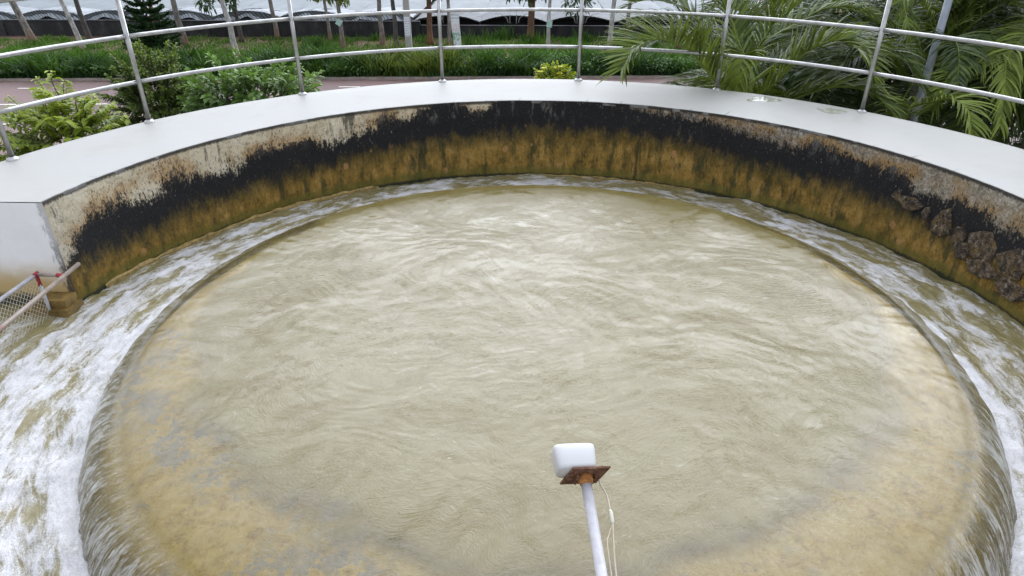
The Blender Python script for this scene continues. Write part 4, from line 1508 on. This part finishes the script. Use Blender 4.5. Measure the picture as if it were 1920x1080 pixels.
frC = [(HF['F6'], .60, 80, .35, .95, .5), (HF['F6b'], .56, 72, .4, 1.0, .8)] + keep(rnd_fronds(cC, 18, 2.5, 7, -25, 70))
palm('coconut palm at the right edge with yellowish fronds hanging to the rim', cC, (7.3, 6.2, G), frC, 3)
cD = (4.3, 8.2, -0.6)
palm('coconut palm in shade behind the one nearest the rim', cD, (4.3, 8.4, G), rnd_fronds(cD, 20, 2.9, 8, -15, 75), 4)
cE = (7.6, 9.3, -0.2)
palm('coconut palm in shade behind the steel pole, right of the greenhouse', cE, (7.7, 9.5, G), rnd_fronds(cE, 22, 3.1, 9, -20, 75), 5)
cF = (10.3, 8.4, 0.2)
palm('coconut palm farthest right, partly out of the picture', cF, (10.4, 8.6, G), rnd_fronds(cF, 20, 3.0, 10, -25, 70), 6)
cG = (6.4, 12.5, -1.4)
palm('low coconut palm farthest back among the dark fronds', cG, (6.4, 12.6, G), rnd_fronds(cG, 20, 3.2, 11, -10, 75), 7)


# dark bushes filling the shade under and behind the palms
def bush(label, x, y, rx, rz, zc, seed, n=1500):
    root = empty('bush', (x, y, G))
    tag(root, label, 'bush', 'dark bushes under the palms')
    MB().tube([(0, 0, 0), (.1, 0, (zc - G) * .5), (0, .05, zc - G)], [.07, .05, .02], 8).build('trunk', M['stem_wood'], root, True)
    link('foliage', crown_mesh((0, 0, zc - G), (rx, rx * .8, rz), n, .24, 0, .45, seed, 40), M['leaf_tree_dark'], root)


# ------------------------------------------------------------------ verge trees
def crown_mesh(center, radii, n, size, t0, t1, seed, nclump=16):
    r_ = random.Random(seed)
    random.seed(seed)
    mb = MB()
    cl_ = []
    for k in range(nclump):
        q = rv()
        s = r_.uniform(.35, 1) ** .6
        cl_.append((Vector((q.x * radii[0], q.y * radii[1], q.z * radii[2])) * s, r_.uniform(.22, .42), r_.random()))
    for i in range(n):
        c_, cr_, tb = r_.choice(cl_)
        q = rv()
        p_ = Vector(center) + c_ + q * cr_ * min(radii) * r_.uniform(.3, 1.1)
        d = (q + Vector((0, 0, -.2)) + rv() * .5)
        add_leaf(mb, p_, d, Vector((0, 0, 1)) + rv() * .6, size * r_.uniform(.7, 1.2), size * .42, max(0, min(1, t0 + (t1 - t0) * (.5 * tb + .5 * r_.random()))), .12, .4)
    return mb.mesh('crown')


def tree(label, bx, by, top, rad, barkname, crowns, leafname, seed, name='street_tree', height=6.0, fork=None):
    root = empty(name, (bx, by, G + .08))
    tag(root, label, 'tree', 'street trees along the verge')
    random.seed(seed)
    tx, ty = top          # horizontal offset of the trunk 3 m up
    pts = []
    for k in range(9):
        s = k / 8
        h = s * height
        pts.append(Vector((tx * h / 3 + random.gauss(0, .022) * (k > 0), ty * h / 3 + random.gauss(0, .022) * (k > 0), h)))
    pts = catmull(pts, 3)
    n_ = len(pts)
    mb = MB().tube(pts, [rad * (1.25 - .25 * min(1, i / 3)) * (1 - .55 * i / (n_ - 1)) for i in range(n_)], 10)
    if fork:
        mb.tube([pts[6], pts[6] + Vector((fork[0], 0, 1.2)), pts[6] + Vector((fork[0] * 1.6, 0, 3.2))], [rad * .7, rad * .55, rad * .3], 8)
    # limbs
    for k in range(5):
        a = k * 1.256 + seed
        st_ = pts[int(n_ * .72) + k % 3]
        mb.tube([st_, st_ + Vector((math.cos(a) * .5, math.sin(a) * .5, .6)), st_ + Vector((math.cos(a) * 1.1, math.sin(a) * 1.1, 1.0))], [rad * .4, rad * .28, rad * .12], 6)
    mb.build('trunk', M[barkname], root, True)
    for j, (c_, rr_, n, sz) in enumerate(crowns):
        me = crown_mesh(c_, rr_, n, sz, 0, 1, seed * 10 + j)
        link('crown', me, M[leafname], root)
    return root


def hi(x=0, n=360):             # ordinary crown above the picture
    return ((x, 0, 6.0), (1.5, 1.5, 1.1), n, .26)


TREES = [
    ('leaning brown-grey trunk at the far left of the verge', -26.3, 33.2, (-.62, 0), .19, 'bark_grey', [hi(-1.2)], 'leaf_tree_dark', None),
    ('white-barked trunk left of the railing post, crossing a darker one', -22.4, 31.1, (-.50, 0), .13, 'bark_pale', [hi(-1)], 'leaf_tree_dark', None),
    ('dark slender trunk just behind the white-barked one', -23.1, 33.0, (-.30, 0), .14, 'bark_dark', [hi()], 'leaf_tree_dark', None),
    ('brown trunk behind the young conifer', -19.7, 33.4, (-.06, 0), .13, 'bark_brown', [hi()], 'leaf_tree_dark', None),
    ('grey trunk with brown foot right of the young conifer', -17.7, 32.2, (-.25, 0), .16, 'bark_grey', [hi()], 'leaf_tree_dark', None),
    ('pale slender trunk standing close to the road, left of a railing post', -13.9, 29.2, (-.22, 0), .14, 'bark_pale', [hi()], 'leaf_tree_dark', None),
    ('small tree with a low dense dark crown over the black wall', -15.3, 33.5, (-.05, 0), .11, 'bark_dark', [((-.9, 0, 2.35), (1.15, .9, .75), 520, .26), hi()], 'leaf_tree_dark', None),
    ('grey trunk right of the low dark crown', -13.7, 34.4, (-.14, 0), .12, 'bark_grey', [hi()], 'leaf_tree_dark', None),
    ('sapling with bright yellow-green leaves left of the tagged trunk', -10.7, 33.9, (-.12, 0), .09, 'bark_grey', [((-.3, 0, 2.65), (.75, .7, .45), 300, .24), hi()], 'leaf_tree_bright', None),
    ('trunk with a pale green tag and bright leaves', -9.4, 31.5, (-.04, 0), .115, 'bark_grey', [((.0, 0, 2.65), (.55, .6, .4), 200, .24), hi()], 'leaf_tree_bright', None),
    ('plain grey trunk left of the speckled one', -7.65, 32.6, (0, 0), .13, 'bark_grey', [hi()], 'leaf_tree_dark', None),
    ('speckled dark trunk just left of the concrete pole', -6.5, 30.4, (-.06, 0), .12, 'bark_dark', [hi()], 'leaf_tree_dark', None),
    ('brown trunk with dark leaves right of the concrete pole', -5.25, 33.2, (0.02, 0), .15, 'bark_brown', [((.1, 0, 2.75), (1.2, .8, .5), 420, .26), hi()], 'leaf_tree_dark', None),
    ('thin grey trunk behind the white banner', -3.98, 31.2, (-.04, 0), .10, 'bark_grey', [hi()], 'leaf_tree_dark', None),
    ('thick brown trunk with dark leaves in the middle of the verge', -.05, 34.0, (.10, 0), .20, 'bark_brown', [((-.3, 0, 2.55), (1.05, .8, .5), 380, .26), hi()], 'leaf_tree_dark', None),
    ('thin pale trunk with a small green tag', .84, 31.0, (.03, 0), .10, 'bark_pale', [hi()], 'leaf_tree_dark', None),
    ('low dark tree behind the railing post with scraggy crown', 2.6, 34.2, (.05, 0), .09, 'bark_dark', [((-.1, 0, 2.0), (.95, .7, .7), 330, .24), hi()], 'leaf_tree_dark', None),
    ('pale pinkish trunk left of the palm fronds', 3.85, 31.3, (.15, 0), .13, 'bark_pale', [hi()], 'leaf_tree_dark', None),
    ('slim grey trunk behind the tip of the palm frond', 5.0, 33.5, (.06, 0), .11, 'bark_grey', [hi()], 'leaf_tree_dark', None),
    ('tree with low leaves half hidden by the palm', 7.4, 32.0, (.06, 0), .13, 'bark_grey', [((0, 0, 2.9), (1.1, .9, .5), 380, .26), hi()], 'leaf_tree_dark', None),
    ('tree hidden among the palm fronds on the verge', 11.5, 32.5, (.05, 0), .15, 'bark_dark', [((0, 0, 2.6), (1.8, 1.2, 1.0), 500, .28), hi()], 'leaf_tree_dark', None),
    ('tree at the right end of the verge behind the palms', 16.5, 31.5, (.05, 0), .15, 'bark_dark', [((0, 0, 2.4), (2.0, 1.3, 1.2), 500, .28), hi()], 'leaf_tree_dark', None),
]
for i, (lb, bx, by, top, rad, bk_, crs, lf, fork) in enumerate(TREES):
    tree(lb, bx, by, top, rad, bk_, crs, lf, i + 1, fork=fork)

for k, (x, y, rx, rz, zc, lb) in enumerate([
        (3.6, 7.0, 1.1, 1.4, -1.6, 'dark bush low behind the palm nearest the rim'),
        (6.5, 7.6, 1.5, 2.1, -.7, 'dark bush behind the steel pole'),
        (9.0, 7.2, 1.7, 2.3, -.6, 'dark bush at the right edge behind the yellowish fronds'),
        (5.4, 10.2, 1.6, 2.1, -1.1, 'dark bush in the middle of the palm thicket'),
        (9.2, 11.0, 2.1, 2.5, -.8, 'dark bush at the back of the palm thicket on the right'),
        (7.0, 14.5, 1.9, 1.8, -1.9, 'dark bush farthest back beside the road behind the palms'),
        (11.8, 14.0, 2.2, 2.2, -1.2, 'dark bush beside the road at the far right'),
        (12.3, 9.5, 1.9, 2.2, -.9, 'dark bush outside the rightmost palm')]):
    bush(lb, x, y, rx, rz, zc, 300 + k)

# tags nailed to two trunks
simple('tag_green', (0.42, 0.58, 0.52), 0.5, 0, 0.1, 8)
for (x, y, z, rz, rl, lb) in ((-9.44, 31.32, G + 1.42, .1, .6, 'pale green square tag tilted on the trunk left of centre'), (.86, 30.85, G + 1.45, -.1, .12, 'small pale green tag on the thin pale trunk in the centre')):
    o = MB().box(-.13, -.008, -.15, .13, .008, .15).build('tree_tag', M['tag_green'])
    o.location = (x, y, z); o.rotation_euler = (0, rl, rz)
    tag(o, lb, 'tag', 'tags nailed to trunks')

# concrete pole with its poster, and the hanging banner
t = NT('poster_print')
p = t.pos()
sep = t.n('ShaderNodeSeparateXYZ', {'Vector': p}).outputs
rows = t.ma('GREATER_THAN', t.ma('SINE', t.ma('MULTIPLY', sep['Z'], 60.0)), 0.55)
ink = t.ma('MULTIPLY', rows, t.ma('GREATER_THAN', t.noise(t.mapv(p, (14, 1, 30)), 1.6, 3), 0.50))
c = t.mixc(t.ma('MULTIPLY', ink, 0.75), (0.74, 0.75, 0.80), (0.10, 0.10, 0.14))
M['poster'] = t.done(t.bsdf(c, 0.5))
t = NT('banner_print')
p = t.pos()
sep = t.n('ShaderNodeSeparateXYZ', {'Vector': p}).outputs
band = t.ma('MULTIPLY', t.ma('GREATER_THAN', sep['Z'], 0.50), t.ma('LESS_THAN', sep['Z'], 0.92))
rows = t.ma('GREATER_THAN', t.ma('SINE', t.ma('MULTIPLY', sep['Z'], 42.0)), 0.35)
ink = t.ma('MULTIPLY', t.ma('MULTIPLY', rows, band), t.ma('GREATER_THAN', t.noise(t.mapv(p, (20, 1, 26)), 1.3, 3), 0.50))
c = t.mixc(t.ma('MULTIPLY', ink, 0.8), (0.74, 0.75, 0.78), (0.10, 0.11, 0.16))
gb = t.ma('MULTIPLY', t.ma('MULTIPLY', t.ma('GREATER_THAN', sep['Z'], -0.40), t.ma('LESS_THAN', sep['Z'], -0.02)), t.ma('GREATER_THAN', t.noise(t.mapv(p, (9, 1, 6)), 1.0, 4), 0.49))
c = t.mixc(t.ma('MULTIPLY', gb, 0.75), c, (0.16, 0.42, 0.24))
pb_ = t.ma('MULTIPLY', t.ma('MULTIPLY', t.ma('GREATER_THAN', sep['Z'], 0.05), t.ma('LESS_THAN', sep['Z'], 0.45)), t.ma('GREATER_THAN', t.noise(t.mapv(p, (7, 1, 5), loc=(4, 0, 2)), 1.0, 3), 0.54))
c = t.mixc(t.ma('MULTIPLY', pb_, 0.4), c, (0.75, 0.42, 0.45))
M['banner'] = t.done(t.bsdf(c, 0.5))
cp = empty('concrete_pole', (-5.88, 30.2, G + .08))
tag(cp, 'square pale concrete pole with a white notice, standing in weeds', 'pole')
mb = MB()
mb.add([(-.15, -.13, 0), (.15, -.13, 0), (.15, .13, 0), (-.15, .13, 0), (-.10, -.09, 8.5), (.10, -.09, 8.5), (.10, .09, 8.5), (-.10, .09, 8.5)],
       [(3, 2, 1, 0), (4, 5, 6, 7), (0, 1, 5, 4), (1, 2, 6, 5), (2, 3, 7, 6), (3, 0, 4, 7)])
mb.build('shaft', M['pole_concrete'], cp)
MB().box(-.7, -.05, 7.9, .7, .05, 8.0).build('cross_arm', M['pole_concrete'], cp)
o = MB().box(-.135, -.006, -.44, .135, .006, .44).build('notice', M['poster'])
o.location = (-5.88, 30.05, G + 1.42)
o.rotation_euler = (0.008, 0, 0)
tag(o, 'tall white paper notice pasted on the concrete pole', 'notice')
# banner hanging beside the thin trunk
mb = MB()
vs_, fs = [], []
for i in range(15):
    z = 1.0 - 2.0 * i / 14
    for j in range(5):
        x = (-.22 + .44 * j / 4) * (1 - .18 * i / 14)
        vs_.append((x + .15 * i / 14, .03 * math.sin(i * .7 + j * .5), z))
for i in range(14):
    for j in range(4):
        a = i * 5 + j
        fs.append((a, a + 5, a + 6, a + 1))
mb.add(vs_, fs)
o = mb.build('banner', M['banner'], None, True)
sm = o.modifiers.new('thickness', 'SOLIDIFY'); sm.thickness = .004
o.location = (-3.72, 30.85, G + 1.06)
tag(o, 'narrow white hanging banner with faint writing and green print', 'banner')

# ------------------------------------------------------------------ young conifer
random.seed(21)
cn = empty('conifer', (-17.15, 28.0, G + .08))
tag(cn, 'young tiered conifer behind the second railing post', 'conifer')
Hc = 4.35
MB().tube([(0, 0, 0), (.03, 0, 2.2), (0, 0, Hc)], [.055, .04, .012], 8).build('trunk', M['bark_brown'], cn, True)
tiers = np.linspace(.75, Hc - .12, 13)
for ti, z in enumerate(tiers):
    s = 1 - (z / Hc)
    ln = .16 + 1.35 * s
    nb = 6
    for k in range(nb):
        a = 2 * math.pi * k / nb + ti * .4 + random.uniform(-.1, .1)
        out_ = Vector((math.cos(a), math.sin(a), 0))
        upb = .55 * (1 - s) ** 1.5 + .06
        pts = [Vector((0, 0, z)) + out_ * ln * q + Vector((0, 0, ln * (upb * q - .12 * math.sin(q * 3)))) for q in (0, .25, .5, .75, 1)]
        pts = catmull(pts, 4)
        mb = MB()
        nv = mb.n
        mb.tube(pts, [.014 - .009 * i / (len(pts) - 1) for i in range(len(pts))], 4)
        mb.a.setdefault('tint', []).extend([.3] * (mb.n - nv))
        sd_ = out_.cross(Vector((0, 0, 1)))
        for i in range(2, len(pts)):
            f_ = i / (len(pts) - 1)
            for sg in (1, -1):
                for rep in range(5):
                    L_ = (.13 + .24 * s) * (1.1 - .55 * f_) * random.uniform(.8, 1.2)
                    dd = sd_ * sg * .9 + out_ * .55 + Vector((0, 0, -.1 + .25 * rep)) + rv() * .25
                    add_leaf(mb, pts[i], dd, Vector((0, 0, 1)) + rv() * .5, L_, .07, min(1, max(0, random.uniform(.1, .7) + .2 * f_)), .3, .1)
        mb.build('branch', M['leaf_pine'], cn)

# ------------------------------------------------------------------ dark boundary wall
bw = empty('boundary_wall', (-12, 35.2, G))
tag(bw, 'long soot-black block wall behind the street trees', 'wall')
for (x0, x1, top) in ((-48, -6.05, -3.60), (-6.0, 30, -3.80)):
    MB().box(x0 + 12, 0, 0, x1 + 12, .18, top - G).build('wall_run', M['block_wall'], bw)
    MB().box(x0 + 12, -.03, top - G + .002, x1 + 12, .21, top - G + .05).build('wall_cap', M['block_wall'], bw)
for x in (-33.0, -29.2, -25.4, -21.6, -17.8, -14.3, -10.2, -6.6, -3.0, -.6, 3.0, 6.4, 10, 14):
    MB().box(x + 12 - .13, -.06, 0, x + 12 + .13, -.003, 0.62 if x > -6 else .84).build('pilaster', M['block_wall'], bw)

# ------------------------------------------------------------------ greenhouse tunnels beyond the wall
ORD = ['first', 'second', 'third', 'fourth', 'fifth', 'sixth', 'seventh', 'eighth', 'ninth', 'tenth', 'eleventh', 'twelfth', 'thirteenth', 'fourteenth', 'fifteenth']
GW = 3.7


def arch_z(x, rise=.32):
    q = x / (GW / 2)
    return rise * (1 - abs(q) ** 2.1)


for i in range(15):
    gx = -38.0 + i * GW
    ez = -3.50 if gx < -6 else -3.70
    gh = empty('greenhouse', (gx, 36.0, G))
    tag(gh, ORD[i] + ' film-roofed greenhouse tunnel from the left beyond the black wall', 'greenhouse', 'greenhouse tunnels beyond the wall')
    xs = np.linspace(-GW / 2, GW / 2, 19)
    ysg = np.linspace(0, 26, 27)
    Xg, Yg = np.meshgrid(xs, ysg)
    Zg = arch_z(Xg) + ez - G + .05 * np.abs(np.sin(Yg * 1.05)) * -1 + .03 * fbm(Xg * 1.1 + i * 5, Yg * .8, 0, 2)
    me = grid_mesh('film_roof', Xg, Yg, Zg)
    link('film_roof', me, M['film'], gh)
    # end hoop, and legs
    hoop = [(x, -.03, arch_z(x) + ez - G + .02) for x in xs]
    MB().tube(hoop, .03, 8).build('end_hoop', M['net'], gh, True)
    for sx in (-1, 1):
        MB().tube([(sx * GW / 2, 0, 0), (sx * GW / 2, 0, ez - G)], .035, 8).build('leg', M['net'], gh, True)
    MB().box(-GW / 2 + .05, .9, 0, GW / 2 - .05, .95, ez - G).build('interior_shade_panel', M['interior_shade'], gh)  # near-black panel standing in for the shade inside the tunnel
    if gx < -6:
        # grey shade net drooping over the front of the roof
        X2, Y2 = np.meshgrid(xs, np.linspace(-.35, 1.1, 9))
        zt = arch_z(X2) + ez - G + .05
        Z2 = np.where(Y2 < 0, zt - .25 - .2 * np.abs(np.sin(X2 * 1.7 + i)), zt) + .03 * fbm(X2 * 2 + i * 9, Y2 * 2, 0, 3)
        Y2 = Y2 + .55 * vnoise(X2 * .8 + i * 7.7, Y2 * 0 + 3) * (Y2 > .7) + (X2 * .45 + .4) * (Y2 > .5)
        link('shade_net', grid_mesh('shade_net', X2, Y2, Z2), M['net_pale'], gh)
        X3, S3 = np.meshgrid(xs, np.linspace(0, 1, 5))
        zt = arch_z(X3) + ez - G
        Z3 = zt - S3 * (zt - (ez - G) + .12)
        link('end_net', grid_mesh('end_net', X3, -.06 - .05 * S3 + .03 * fbm(X3 * 2 + i, S3 * 2, 0, 2), Z3), M['net'], gh)
    else:
        X2, Y2 = np.meshgrid(xs, np.linspace(-.1, 3.0, 7))
        Z2 = arch_z(X2) + ez - G + .05 + .02 * fbm(X2 * 2 + i * 9, Y2 * 2, 0, 2)
        link('shade_net', grid_mesh('shade_net', X2, Y2, Z2), M['net'], gh)
        for sx in (-1, 1):
            MB().tube([(sx * .18, -.05, -.05 + ez - G), (sx * .18, -.05, .62 + ez - G)], .022, 8).build('strut', M['pipe_white'], gh, True)
            MB().tube([(sx * .28, -.05, ez - G - .02), (sx * .36, -.05, ez - G + .25), (sx * .7, -.05, ez - G + .45), (sx * 1.0, -.05, ez - G + .48)], .02, 8).build('strut', M['pipe_white'], gh, True)
